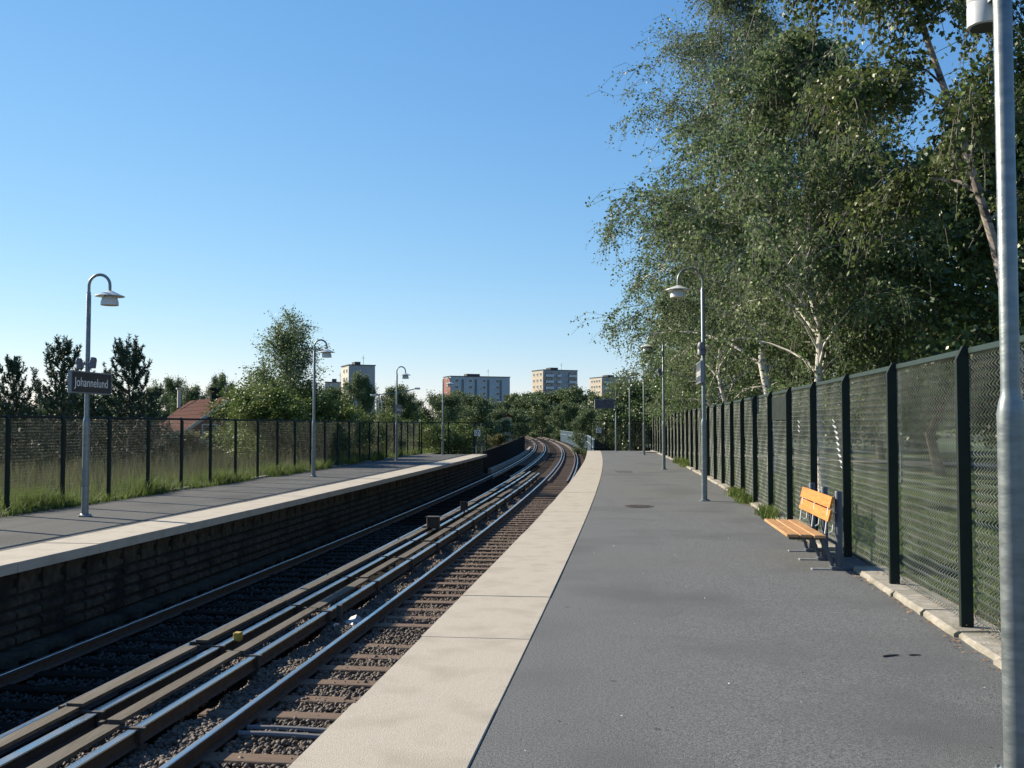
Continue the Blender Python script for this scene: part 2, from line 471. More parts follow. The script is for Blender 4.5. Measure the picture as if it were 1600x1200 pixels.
def grid(name, svals, yvals, zf, mat):
    mb = MB(); n = len(svals)
    for y in yvals:
        for s in svals:
            p = P(y, s); mb.v.append((p.x, p.y, zf(s, y)))
    for i in range(len(yvals) - 1):
        for k in range(n - 1):
            a = i * n + k
            mb.f.append((a, a + 1, a + 1 + n, a + n))
    o = mb.build(name, mat, smooth=True)
    return tag(o, kind='structure')
grid('meadow', [-90, -70, -55, -45, -38, -32, -27, -23, -20, -17, -15, -13, -11.5, -10, -9, -8.05], yrange(-10, 84, 2), meadow_z, M['meadow'])

def lawn_z(s, y):
    d = s - 6.8
    return 0.03 + 0.25 * smooth(2, 25, d) + 2.5 * smooth(28, 80, d) - 3.2 * smooth(100, 120, y)
grid('lawn', [6.85, 7.4, 8, 9, 10.5, 12, 14, 17, 20, 24, 28, 34, 42, 55, 75, 100], yrange(-14, 122, 2), lawn_z, M['lawn'])

def lawn_at(x, y):
    t = heading(y)
    s = (x - float(np.interp(y, YS, XS))) / math.cos(t)
    return lawn_z(s, y)
pm = MB()
pp = [(9.5, 66), (12, 57), (15, 49.5), (18.5, 41.5), (23, 34.5), (30, 28), (40, 23)]
for i, (x, y) in enumerate(pp):
    a = Vector(pp[max(i - 1, 0)]); b = Vector(pp[min(i + 1, len(pp) - 1)])
    d = (b - a).normalized(); nrm = Vector((-d.y, d.x)) * 1.3
    for sgn in (-1, 0, 1):
        q = Vector((x, y)) + nrm * sgn
        pm.v.append((q.x, q.y, lawn_at(q.x, q.y) + 0.035))
for i in range(len(pp) - 1):
    for k in range(2):
        a = i * 3 + k
        pm.f.append((a, a + 1, a + 4, a + 3))
tag(pm.build('path', M['path']), kind='structure')

# track bed with embankment sides
tb = MB()
sweep(tb, [(-9.0, -3.05), (-4.6, -1.34), (-3.6, -1.305), (-1.5, -1.295), (0.7, -1.295), (2.4, -1.305), (3.4, -1.34), (8.5, -3.05)], yrange(-20, 415, 3), closed=False)
tag(tb.build('track_bed', M['bed']), kind='structure')

# ------------------------------------------------------------------ platforms
EDGE_R, EDGE_L, STRIP = 2.15, -3.9, 0.92
ENDR, ENDL = 69.5, 60.5
pr = MB()
sweep(pr, [(EDGE_R + STRIP + 0.004, 0.0), (6.98, 0.012), (6.98, -1.5), (2.32, -1.5), (2.32, -0.135), (EDGE_R + STRIP + 0.004, -0.135)], yrange(-14, ENDR, 2))
platform_r = tag(pr.build('platform', M['asphalt']), label='right platform of grey asphalt with pale edge slabs', kind='structure')
pl = MB()
sweep(pl, [(EDGE_L - STRIP - 0.004, 0.0), (EDGE_L - STRIP - 0.004, -0.135), (-4.16, -0.135), (-4.16, -1.5), (-8.2, -1.5), (-8.2, 0.0)], yrange(-14, ENDL, 2))
platform_l = tag(pl.build('platform', M['asphalt_left']), label='left platform of grey asphalt above block wall', kind='structure')

def slabs(parent, s0, s1, y0, y1, step, seed):
    r = random.Random(seed)
    y = y0
    while y < y1 - 0.3:
        ye = min(y + step, y1)
        dz = r.uniform(-0.003, 0.003); ds = r.uniform(-0.007, 0.007)
        mb = MB()
        b = 0.012
        a0, a1 = (s0 + ds, s1 - 0.004)
        sweep(mb, [(a0 + b, 0.008 + dz), (a1 - b * 0.4, 0.008 + dz), (a1, 0.002 + dz), (a1, -0.13), (a0, -0.13), (a0, 0.008 - b + dz)], yrange(y + 0.006, ye - 0.006, 1.0))
        mb.build('paving_slab', M['slab'], parent)
        y = ye
slabs(platform_r, EDGE_R, EDGE_R + STRIP, 0.66, ENDR, 1.98, 3)
slabs(platform_l, EDGE_L - STRIP, EDGE_L, 8.4, ENDL, 1.98, 4)

def sheet(name, pts, mat, parent, z):
    mb = MB(); mb.add([(x, y, z) for x, y in pts], [tuple(range(len(pts)))]); return mb.build(name, mat, parent)
sheet('asphalt_patch', [(3.9, 36.6), (5.6, 36.8), (5.6, 38.9), (3.95, 38.7)], M['patch'], platform_r, 0.0035)
sheet('asphalt_patch', [(-7.9, 27.0), (-5.9, 27.3), (-5.9, 28.6), (-7.9, 28.3)], M['patch'], platform_l, 0.0035)
def crack(pts, w, parent, seed):
    r = random.Random(seed); mb = MB(); L_ = []
    for (x0, y0), (x1, y1) in zip(pts, pts[1:]):
        for k in range(8):
            f = k / 8; L_.append((x0 + (x1 - x0) * f + r.uniform(-.03, .03), y0 + (y1 - y0) * f + r.uniform(-.03, .03)))
    n = len(L_)
    for i, (x, y) in enumerate(L_):
        a = L_[max(i - 1, 0)]; b = L_[min(i + 1, n - 1)]
        d = Vector((b[0] - a[0], b[1] - a[1])).normalized(); q = w * r.uniform(.4, 1.2) * (1 if 1 < i < n - 2 else .3)
        mb.v += [(x - d.y * q, y + d.x * q, 0.004), (x + d.y * q, y - d.x * q, 0.004)]
    for i in range(n - 1): mb.f.append((2 * i, 2 * i + 1, 2 * i + 3, 2 * i + 2))
    mb.build('crack', M['asphalt_seam'], parent)
crack([(1.9, 11.2), (2.5, 11.5), (3.1, 11.3)], 0.004, platform_r, 2)
crack([(2.6, 16.0), (3.6, 16.3), (4.4, 16.1)], 0.005, platform_r, 3)
crack([(1.3, 9.0), (1.7, 9.6), (1.75, 10.3)], 0.003, platform_r, 4)

# block facing of the left platform wall (blocks above recessed joints)
WALL_S = -4.16
bl = MB(); colw = 0.55
rows = [(-0.50, -0.60), (-0.665, -0.765), (-0.83, -0.93), (-0.995, -1.095)]
def block_l(mb, y, s):
    # L-shaped head block
    wv, h = colw - 0.05, 0.275
    poly = [(0, -0.17), (wv, -0.17), (wv, -0.23), (wv - 0.10, -0.26), (wv - 0.10, -0.345), (wv, -0.36), (wv, -0.43), (0, -0.445)]
    mb.prism(poly, lambda a, z: P(y + a, s, z), lambda a, z: P(y + a, s + 0.085, z))
def block_r(mb, y, s, z0, z1, depth):
    wv = colw - 0.045
    poly = [(s, z0 + 0.0), (s + depth * 0.35, z0), (s + depth, z0 - 0.035), (s + depth, z1), (s, z1 - 0.01)]
    mb.prism(poly, lambda a, z: P(y, a, z), lambda a, z: P(y + wv, a, z))
r5 = random.Random(5)
rest = MB(); count = 0
y = 12.1
while y < ENDL - 0.6:
    single = count < 290
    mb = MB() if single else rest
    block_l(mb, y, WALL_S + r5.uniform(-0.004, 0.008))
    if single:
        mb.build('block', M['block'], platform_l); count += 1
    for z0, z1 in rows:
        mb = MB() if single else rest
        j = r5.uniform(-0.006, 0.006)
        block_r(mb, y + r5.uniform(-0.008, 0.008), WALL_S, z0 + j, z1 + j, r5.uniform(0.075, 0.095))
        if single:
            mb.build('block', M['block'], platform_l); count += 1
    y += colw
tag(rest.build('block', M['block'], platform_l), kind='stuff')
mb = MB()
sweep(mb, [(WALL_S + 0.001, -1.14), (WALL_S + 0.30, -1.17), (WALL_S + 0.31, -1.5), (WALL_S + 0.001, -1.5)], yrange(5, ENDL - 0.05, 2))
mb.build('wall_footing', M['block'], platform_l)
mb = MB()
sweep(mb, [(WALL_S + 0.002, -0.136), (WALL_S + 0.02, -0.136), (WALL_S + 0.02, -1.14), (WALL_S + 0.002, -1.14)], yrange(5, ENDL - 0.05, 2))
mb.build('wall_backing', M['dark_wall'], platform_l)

# kerb along the right fence, laid stone by stone with a gap at the bench
kerb = empty('kerb', P(5, 6.7)); tag(kerb, kind='structure')
y = 2.0; r6 = random.Random(11)
while y < ENDR - 0.5:
    ln = r6.uniform(0.85, 1.15)
    if not (13.05 < y + ln * 0.5 < 15.0):
        mb = MB(); h = 0.058 + r6.uniform(-0.008, 0.01); ds = r6.uniform(-0.014, 0.014)
        ys = yrange(y + 0.008, y + ln - 0.008, 0.25)
        n = 5
        for yy in ys:
            jf = r6.uniform(-0.012, 0.012); jh = r6.uniform(-0.005, 0.005)
            for s_, z_ in [(6.53 + ds + jf, -0.05), (6.53 + ds + jf, h * 0.62), (6.56 + ds + jf * 0.6, h + jh), (6.92, h + 0.006), (6.92, -0.05)]:
                mb.v.append(tuple(P(yy, s_, z_)))
        for i in range(len(ys) - 1):
            for k in range(n):
                a = i * n + k; c = i * n + (k + 1) % n
                mb.f.append((a, c, c + n, a + n))
        mb.f.append(tuple(range(n))); mb.f.append(tuple(reversed(range((len(ys) - 1) * n, len(ys) * n))))
        mb.build('kerb_stone', M['concrete'], kerb)
    y += ln
mb = MB()
sweep(mb, [(-8.36, 0.05), (-8.2, 0.05), (-8.2, -0.2), (-8.36, -0.2)], yrange(6, ENDL + 1.5, 2))
tag(mb.build('kerb', M['concrete']), kind='structure')

# ------------------------------------------------------------------ tracks
def rail_mesh(s, y0, y1, z=-1.10):
    side = MB(); top = MB()
    ys = yrange(y0, y1, 1.5)
    w, h = 0.036, 0.15
    sweep(side, [(s - w, z - 0.003), (s + w, z - 0.003), (s + w, z - 0.035), (s + 0.009, z - 0.05), (s + 0.009, z - 0.12), (s + 0.068, z - 0.138), (s + 0.068, z - h),
                 (s - 0.068, z - h), (s - 0.068, z - 0.138), (s - 0.009, z - 0.12), (s - 0.009, z - 0.05), (s - w, z - 0.035)], ys)
    sweep(top, [(s - w + 0.004, z - 0.002), (s - w + 0.012, z + 0.002), (s + w - 0.012, z + 0.002), (s + w - 0.004, z - 0.002)], ys)
    return side, top
def make_track(label, sl_, sr_, skip=()):
    t = empty('railway_track', P(10, (sl_ + sr_) / 2, -1.1)); tag(t, label, 'track', 'tracks between the two platforms')
    for s in (sl_, sr_):
        a, b = rail_mesh(s, -12, 400)
        ra = a.build('rail', M['rail_side'], t)
        b.build('running_surface', M['rail_top'], ra)
    y = 5.2; far = MB(); k = 0; cs = (sl_ + sr_) / 2
    base = MB(); base.bevbox((0, 0, 0), (2.55, 0.23, 0.15), 0.012)
    me = base.mesh('sleeper')
    r = random.Random(int(abs(sl_) * 100) + 3)
    while y < 330:
        if not any(abs(y - q) < 0.3 for q in skip):
            c = P(y, cs + r.uniform(-0.03, 0.03), -1.315 + r.uniform(-0.012, 0.008))
            rz = -heading(y) + r.uniform(-0.008, 0.008)
            if y < 75:
                o = link('sleeper', me, M['sleeper'] if sl_ > -1 else M['sleeper_shaded'], None)
                o.location = c; o.rotation_euler = (0, 0, rz); o.parent = t; o.matrix_parent_inverse = W(t).inverted()
            else:
                far.box(c, (2.55, 0.23, 0.15), rz)
        y += 0.66
    tag(far.build('sleeper', M['sleeper'], t), kind='stuff')
    # guard rails inside the gauge on the bridge
    for s in (sl_ + 0.22, sr_ - 0.22):
        mb = MB()
        sweep(mb, [(s - 0.03, -1.115), (s + 0.03, -1.115), (s + 0.02, -1.25), (s - 0.02, -1.25)], yrange(52 if sl_ > -1 else 56, 330, 2))
        mb.build('guard_rail', M['rail_worn'], t)
    return t
track_near = make_track('near railway track with sunlit brown sleepers beside the right platform', 0.0, 1.435, skip=(9.86, 14.45))
track_far = make_track('far railway track in the shade below the left platform', -3.30, -1.87)

# conductor rails with wooden cover boards
def conductor(label, s_rail, s_board, zb, first, wr, y0, y1, seed):
    t = empty('conductor_rail', P(10, s_rail, -1.0)); tag(t, label, 'conductor rail', 'conductor rails between the tracks')
    ys = yrange(y0, y1, 2)
    mb = MB(); sweep(mb, [(s_rail - wr * .45, -1.012), (s_rail + wr * .45, -1.012), (s_rail + 0.012, -1.04), (s_rail + 0.012, -1.12), (s_rail + 0.045, -1.15), (s_rail - 0.045, -1.15), (s_rail - 0.012, -1.12), (s_rail - 0.012, -1.04)], ys)
    mb.build('rail', M['rail_side'], t)
    mb = MB(); sweep(mb, [(s_rail - wr / 2, -1.011), (s_rail - wr / 2 + .006, -1.0), (s_rail + wr / 2 - .006, -1.0), (s_rail + wr / 2, -1.011)], ys)
    mb.build('running_surface', M['rail_top'], t)
    r = random.Random(seed); y = first
    while y < y1 - 2.85:
        dz = r.uniform(-0.015, 0.02); ds = r.uniform(-0.012, 0.012); w = r.uniform(0.07, 0.088)
        mb = MB()
        sweep(mb, [(s_board + ds - w, zb + dz), (s_board + ds + w, zb + dz), (s_board + ds + w, zb + dz - 0.035), (s_board + ds - w, zb + dz - 0.035)], yrange(y + 0.01, y + 2.84 - r.choice([0, 0, 0, 0.05, 0.3]), 1.0))
        mb.build('cover_board', M['board'], t)
        bk = MB()
        fx, fy = frame(y)
        bk.obox(P(y, s_board - 0.12, -1.1), fx * 0.02, fy * 0.03, (0, 0, zb + 1.1))
        bk.obox(P(y, (s_board + s_rail) / 2, zb - 0.055), fx * (abs(s_rail - s_board) / 2 + 0.10), fy * 0.022, (0, 0, 0.012))
        bk.obox(P(y, s_rail + 0.055, (zb - 0.05 - 1.15) / 2), fx * 0.014, fy * 0.028, (0, 0, (zb - 0.05 + 1.15) / 2))
        bk.obox(P(y, s_rail - 0.02, -1.21), fx * 0.11, fy * 0.07, (0, 0, 0.06))
        bk.build('bracket', M['bracket'], t)
        y += 2.85
    return t
conductor('covered conductor rail nearer the right platform with bright blue sheen', -0.60, -0.80, -0.945, 3.4, 0.095, -10, 58, 1)
c_far = conductor('covered conductor rail nearer the left platform with yellow marker', -1.24, -1.45, -0.945, 0.98, 0.11, -10, 60, 2)
fx, fy = frame(13)
mb = MB().bevbox(Q(13.0, -1.17, -0.975), (0.09, 0.11, 0.11), 0.008, -heading(13)); mb.build('marker', M['yellow'], c_far)

# equipment on the conductor rail
t = empty('junction_box', Q(26.6, -1.25, -1.15), -heading(26.6)); tag(t, 'rusty brown junction box on short legs between the tracks', 'junction box')
mb = MB(); mb.bevbox((0, 0, 0.32), (0.32, 0.28, 0.28), 0.02); o = mb.build('body', M['rusty']); o.parent = t
mb = MB(); mb.bevbox((0, 0, 0.475), (0.35, 0.31, 0.03), 0.008); o = mb.build('lid', M['bracket']); o.parent = t
for sx in (-1, 1):
    mb = MB(); mb.box((sx * 0.16, 0, 0.09), (0.05, 0.3, 0.18)); o = mb.build('leg', M['bracket']); o.parent = t
t = empty('marker_plate', Q(31.6, -1.2, -1.2), -heading(31.6)); tag(t, 'brown square marker plate standing over the far conductor rail', 'plate')
mb = MB(); mb.bevbox((0, 0, 0.42), (0.24, 0.03, 0.26), 0.006); o = mb.build('plate', M['rusty']); o.parent = t
mb = MB(); mb.box((0, 0.03, 0.2), (0.05, 0.03, 0.4)); o = mb.build('post', M['bracket']); o.parent = t
for i, (yy, z) in enumerate(((9.80, -1.235), (10.02, -1.245))):
    mb = MB()
    pts = [P(yy + 0.02 * math.sin(k * 1.3), s_, z) for k, s_ in enumerate(np.linspace(0.1, 2.05, 8))]
    mb.tube(pts, 0.03, 8)
    tag(mb.build('cable_duct', M['pipe'], smooth=True), ['grey cable duct crossing the ballast, the nearer of a close pair', 'grey cable duct crossing the ballast, the farther of a close pair'][1 - i if False else i], 'duct', 'cable ducts across the near track')

# debris beside the rail
def crumple(name, c, ax, ay, h, seed, mat, label, cat):
    r = random.Random(seed); mb = MB(); n = 7
    for j in range(n):
        for i in range(n):
            u, v = i / (n - 1) * 2 - 1, j / (n - 1) * 2 - 1
            z = h * (1 - abs(u) * 0.75) * (0.6 + 0.4 * math.cos(v * 2.1)) + r.uniform(-0.025, 0.025)
            p = Vector(c) + Vector(ax) * (u + r.uniform(-.1, .1)) + Vector(ay) * (v + r.uniform(-.1, .1))
            mb.v.append((p.x, p.y, c[2] + z))
    for j in range(n - 1):
        for i in range(n - 1):
            a = j * n + i
            mb.f.append((a, a + 1, a + 1 + n, a + n))
    o = mb.build(name, mat)
    sm = o.modifiers.new('thickness', 'SOLIDIFY'); sm.thickness = 0.006
    return tag(o, label, cat)
fx, fy = frame(15)
crumple('crumpled_sheet', Q(15.0, -0.20, -1.26), fx * 0.20, fy * 0.24, 0.17, 5, M['sheet'], 'dark blue grey crumpled plastic sheet lying against the near rail', 'litter')
crumple('torn_newspaper', Q(14.75, -0.42, -1.25), fx * 0.13, fy * 0.17, 0.10, 8, M['paper'], 'torn red and white paper lying on the ballast', 'litter')
mb = MB(); mb.obox(Q(15.0, -0.44, -1.10), fx * 0.035, fy * 0.05, (0, 0, 0.17)); mb.obox(Q(15.0, -0.44, -1.25), fx * 0.08, fy * 0.09, (0, 0, 0.03))
tag(mb.build('rail_anchor', M['bracket']), 'dark iron stub standing beside the crumpled sheet', 'iron stub')

# concrete cable trough beyond the left platform, parapets of the bridge
mb = MB(); sweep(mb, [(-3.98, -0.93), (-3.72, -0.95), (-3.72, -1.4), (-3.98, -1.4)], yrange(61.5, 128, 2))
tag(mb.build('cable_trough', M['concrete']), 'pale concrete cable trough beside the track beyond the left platform', 'cable trough')
t = empty('parapet_wall', P(80, -4.3, -1)); tag(t, 'dark parapet wall curving away beyond the left platform', 'wall')
mb = MB(); b0 = 0
ys = yrange(61, 112, 2)
for yy in ys:
    zt = 0.12 + 0.5 * (yy - 61) / 51
    for s_, z_ in ((-4.32, zt), (-4.14, zt), (-4.14, -1.6), (-4.32, -1.6)): mb.v.append(tuple(P(yy, s_, z_)))
for i in range(len(ys) - 1):
    for k in range(4):
        a = i * 4 + k; c = i * 4 + (k + 1) % 4
        mb.f.append((a, c, c + 4, a + 4))
mb.f.append((0, 1, 2, 3)); mb.f.append(tuple(reversed(range(len(mb.v) - 4, len(mb.v)))))
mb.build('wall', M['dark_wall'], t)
mb = MB(); b0 = 0
for yy in ys:
    zt = 0.12 + 0.5 * (yy - 61) / 51
    for s_, z_ in ((-4.36, zt + 0.06), (-4.10, zt + 0.06), (-4.10, zt + 0.003), (-4.36, zt + 0.003)): mb.v.append(tuple(P(yy, s_, z_)))
for i in range(len(ys) - 1):
    for k in range(4):
        a = i * 4 + k; c = i * 4 + (k + 1) % 4
        mb.f.append((a, c, c + 4, a + 4))
mb.f.append((0, 1, 2, 3)); mb.f.append(tuple(reversed(range(len(mb.v) - 4, len(mb.v)))))
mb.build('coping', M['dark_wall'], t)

t = empty('bridge_parapet', P(90, 2.6, -1)); tag(t, 'blue grey bridge parapet with pale rails beyond the right platform', 'parapet')
mb = MB(); sweep(mb, [(2.62, 0.62), (2.70, 0.62), (2.70, -1.5), (2.62, -1.5)], yrange(71, 200, 3)); mb.build('panel', M['parapet'], t)
for z in (0.72, 0.12):
    mb = MB(); sweep(mb, [(2.56, z + 0.03), (2.72, z + 0.03), (2.72, z - 0.03), (2.56, z - 0.03)], yrange(71, 200, 3)); mb.build('top_rail' if z > 0.5 else 'mid_rail', M['parapet_rail'], t)

# ------------------------------------------------------------------ ballast stones (countless)
def stones(name, n, y0, y1, s0, s1, size, z, mat, seed, ico=True, dens_pow=1.0, zf=None):
    r = np.random.default_rng(seed)
    if ico:
        ph = (1 + 5 ** .5) / 2
        bv = np.array([(-1, ph, 0), (1, ph, 0), (-1, -ph, 0), (1, -ph, 0), (0, -1, ph), (0, 1, ph), (0, -1, -ph), (0, 1, -ph), (ph, 0, -1), (ph, 0, 1), (-ph, 0, -1), (-ph, 0, 1)]) / 1.9
        bf = np.array([(0, 11, 5), (0, 5, 1), (0, 1, 7), (0, 7, 10), (0, 10, 11), (1, 5, 9), (5, 11, 4), (11, 10, 2), (10, 7, 6), (7, 1, 8), (3, 9, 4), (3, 4, 2), (3, 2, 6), (3, 6, 8), (3, 8, 9), (4, 9, 5), (2, 4, 11), (6, 2, 10), (8, 6, 7), (9, 8, 1)])
    else:
        bv = np.array([(1, 0, 0), (-1, 0, 0), (0, 1, 0), (0, -1, 0), (0, 0, 1), (0, 0, -1)], float)
        bf = np.array([(0, 2, 4), (2, 1, 4), (1, 3, 4), (3, 0, 4), (2, 0, 5), (1, 2, 5), (3, 1, 5), (0, 3, 5)])
    nv = len(bv)
    y = y0 + (y1 - y0) * r.random(n) ** dens_pow
    s = s0 + (s1 - s0) * r.random(n)
    t = np.interp(y, YS, TH); x = np.interp(y, YS, XS)
    c = np.stack([x + s * np.cos(t), y - s * np.sin(t), z + r.normal(0, 0.012, n)], 1)
    if zf is not None: c[:, 2] += zf(s, y, r)
    sc = size * r.uniform(0.55, 1.25, (n, 1, 1)) * r.uniform(0.6, 1.25, (n, 1, 3))
    v = bv[None] * r.uniform(0.75, 1.2, (n, nv, 1)) * sc
    a = r.random(n) * 6.283; b = r.normal(0, 0.6, n)
    ca, sa, cb, sb = np.cos(a)[:, None], np.sin(a)[:, None], np.cos(b)[:, None], np.sin(b)[:, None]
    vx, vy, vz = v[..., 0], v[..., 1], v[..., 2]
    vy, vz = vy * cb - vz * sb, vy * sb + vz * cb
    vx, vy = vx * ca - vy * sa, vx * sa + vy * ca
    v = np.stack([vx, vy, vz], 2) + c[:, None, :]
    f = (bf[None] + (np.arange(n) * nv)[:, None, None]).reshape(-1, 3)
    o = link(name, np_mesh(name, v.reshape(-1, 3), f), mat)
    return tag(o, kind='stuff')
stones('ballast', 15000, 7.5, 16, 0.10, 2.1, 0.030, -1.282, M['stone'], 1)
stones('ballast', 14000, 16, 40, 0.10, 2.1, 0.034, -1.285, M['stone'], 2, ico=False, dens_pow=1.5)
heap = lambda s, y, r: 0.075 * np.clip(np.sin(y * 2.1 + 1.0) * 0.6 + 0.45 + 0.4 * np.sin(y * 5.3), 0, 1)
stones('ballast', 9000, 7.0, 17, -0.52, -0.08, 0.032, -1.27, M['stone'], 3, zf=heap)
stones('ballast', 9000, 17, 40, -0.52, -0.08, 0.036, -1.27, M['stone'], 4, ico=False, dens_pow=1.4, zf=heap)
stones('ballast', 7000, 7.0, 18, -1.15, -0.68, 0.032, -1.23, M['stone'], 5, ico=False, zf=heap)
stones('ballast', 9000, 9.0, 30, -3.2, -1.95, 0.034, -1.285, M['stone_shaded'], 6, ico=False)

# ------------------------------------------------------------------ fences
def wire_panel(w, h, cw, ch, r, filt=None, slack=0.0):
    """chain-link wires: zigzag rods from bottom to top, in the local x-z plane"""
    nw = int(round(w / cw)); ns = int(round(h / (ch / 2)))
    ang = np.array([math.pi / 2, math.pi * 7 / 6, math.pi * 11 / 6])
    V = []; F = []; base = 0
    zs = np.linspace(0, h, ns + 1)
    for k in range(nw):
        x0 = -w / 2 + (k + 0.5) * w / nw
        alt = np.where(np.arange(ns + 1) % 2 == 0, 1, -1)
        xs = x0 + alt * (w / nw) * 0.53
        ysn = alt * r * 0.9 + 0.012 * np.sin(zs * 2.2 + k * 0.11) + 0.006 * np.sin(zs * 7 + k * 0.5)
        if filt is None:
            P3 = np.stack([xs, ysn, zs], 1)
            ring = P3[:, None, :] + np.stack([np.cos(ang) * r, np.sin(ang) * r, np.zeros(3)], 1)[None]
            V.append(ring.reshape(-1, 3))
            i = np.arange(ns)[:, None] * 3 + np.arange(3)[None]
            j = np.arange(ns)[:, None] * 3 + (np.arange(3)[None] + 1) % 3
            F.append((np.stack([i, j, j + 3, i + 3], 2).reshape(-1, 4)) + base)
            base += (ns + 1) * 3
        else:
            for q in range(ns):
                if filt((xs[q] + xs[q + 1]) / 2, (zs[q] + zs[q + 1]) / 2):
                    P3 = np.array([[xs[q], ysn[q], zs[q]], [xs[q + 1], ysn[q + 1], zs[q + 1]]])
                    ring = P3[:, None, :] + np.stack([np.cos(ang) * r, np.sin(ang) * r, np.zeros(3)], 1)[None]
                    V.append(ring.reshape(-1, 3))
                    i = np.arange(3); j = (i + 1) % 3
                    F.append(np.stack([i, j, j + 3, i + 3], 1) + base)
                    base += 6
    if not V: return None
    return np.concatenate(V), np.concatenate(F)

def post_mesh(h, wa, wd):
    # wa along the fence, wd across; top cut on a slant
    mb = MB()
    mb.prism([(-wd / 2, 0), (wd / 2, 0), (wd / 2, h - 0.11), (wd / 2 - 0.055, h), (-wd / 2, h)], lambda a, z: (a, -wa / 2, z), lambda a, z: (a, wa / 2, z))
    return mb.mesh('post')

def fence(name, label, pts, h, z0, wire_mat, wire_r, cw, ch, post_side, post_sz, top_mat, group=None, extra=None):
    """pts: plan points of the posts. Parts: post, top_rail, mesh_panel per bay"""
    t = empty(name, (pts[0].x, pts[0].y, z0)); tag(t, label, 'fence', group)
    pmsh = post_mesh(h, *post_sz); cache = {}
    for i, p in enumerate(pts):
        a = pts[max(i - 1, 0)]; b = pts[min(i + 1, len(pts) - 1)]
        d = (b - a); rz = math.atan2(d.y, d.x) - math.pi / 2
        o = link('post', pmsh, M['post'], None)
        off = Vector((math.cos(rz), math.sin(rz), 0)) * post_side * (post_sz[1] / 2 + 0.012)
        o.location = (p.x + off.x, p.y + off.y, z0)
        o.rotation_euler = (0, 0, rz + (math.pi if post_side > 0 else 0) * 0 )
        if post_side > 0:
            o.rotation_euler = (0, 0, rz)
        else:
            o.rotation_euler = (0, 0, rz + math.pi)
        setparent(o, t)
    for i in range(len(pts) - 1):
        a, b = pts[i], pts[i + 1]
        d = b - a; L = d.length; rz = math.atan2(d.y, d.x)
        key = round(L, 2)
        if key not in cache:
            v, f = wire_panel(key - 0.02, h - 0.10, cw, ch, wire_r)
            cache[key] = np_mesh('mesh_panel', v, f, wire_mat)
        c = (a + b) / 2
        o = link('mesh_panel', cache[key], wire_mat); o.location = (c.x, c.y, z0 + 0.035); o.rotation_euler = (0, 0, rz); setparent(o, t)
        mb = MB(); mb.bevbox((0, 0, 0), (L - 0.004, 0.045, 0.055), 0.008)
        o = link('top_rail', mb.mesh('top_rail'), top_mat); o.location = (c.x, c.y, z0 + h - 0.045); o.rotation_euler = (0, 0, rz); setparent(o, t)
        if extra: extra(t, i, c, rz, key, z0 + 0.035)
    return t

def right_extra(t, i, c, rz, key, zb):
    # spray marks and a patch on single bays
    def streak(x0, z0_, x1, z1_, wd):
        def filt(x, z):
            d = np.array([x1 - x0, z1_ - z0_]); L2 = (d ** 2).sum()
            q = ((x - x0) * d[0] + (z - z0_) * d[1]) / L2
            if q < 0 or q > 1: return False
            return math.hypot(x - x0 - d[0] * q, z - z0_ - d[1] * q) < wd + 0.015
        res = wire_panel(key - 0.02, 2.28, 0.072, 0.080, 0.0080, filt)
        if res:
            o = link('paint_streak', np_mesh('paint_streak', *res), M['paint_white']); o.location = (c.x, c.y, zb); o.rotation_euler = (0, 0, rz); setparent(o, t)
    if i == 4: streak(-0.55, 1.10, 0.0, 1.72, 0.035)
    if i == 5: streak(0.55, 1.55, 0.55, 1.75, 0.04)
    if i == 1:
        streak(0.1, 1.95, 0.5, 1.2, 0.03)
    if i == 6:
        mb = MB(); mb.bevbox((0.0, 0.03, 2.0), (key - 0.2, 0.008, 0.45), 0.002)
        o = link('patch', mb.mesh('patch'), M['post']); o.location = (c.x, c.y, zb); o.rotation_euler = (0, 0, rz); setparent(o, t)

pts_r = [Q(y, 6.74) for y in np.arange(8.42 - 2.29 * 3, ENDR + 1.0, 2.29)]
pts_r = pts_r[1:]
fence('wire_fence', 'tall dark green chain-link fence with pale wires behind the bench', pts_r, 2.38, 0.045, M['wire'], 0.0046, 0.072, 0.080, -1, (0.055, 0.10), M['railgreen'], 'chain-link fences round the platforms', right_extra)
pts_l = [Q(y, -8.28) for y in np.arange(33.1 - 1.93 * 12, ENDL + 2.5, 1.93)]
fence('wire_fence', 'long dark chain-link fence between the left platform and the meadow', pts_l, 1.97, 0.0, M['wire_left'], 0.0022, 0.055, 0.064, 1, (0.085, 0.06), M['post'], 'chain-link fences round the platforms')
ye = float(33.1 + 1.93 * int((ENDL + 2.4 - 33.1) / 1.93))
fence('wire_fence', 'short chain-link fence closing the end of the left platform', [Q(ye, s) for s in np.linspace(-8.1, -4.75, 3)], 1.97, 0.0, M['wire_left'], 0.0022, 0.055, 0.064, 1, (0.07, 0.05), M['post'], 'chain-link fences round the platforms')
fence('wire_fence', 'short chain-link fence closing the end of the right platform', [Q(ENDR + 1.2, s) for s in np.linspace(6.5, 3.55, 4)], 2.1, 0.0, M['wire_left'], 0.0022, 0.055, 0.064, 1, (0.07, 0.05), M['post'], 'chain-link fences round the platforms')

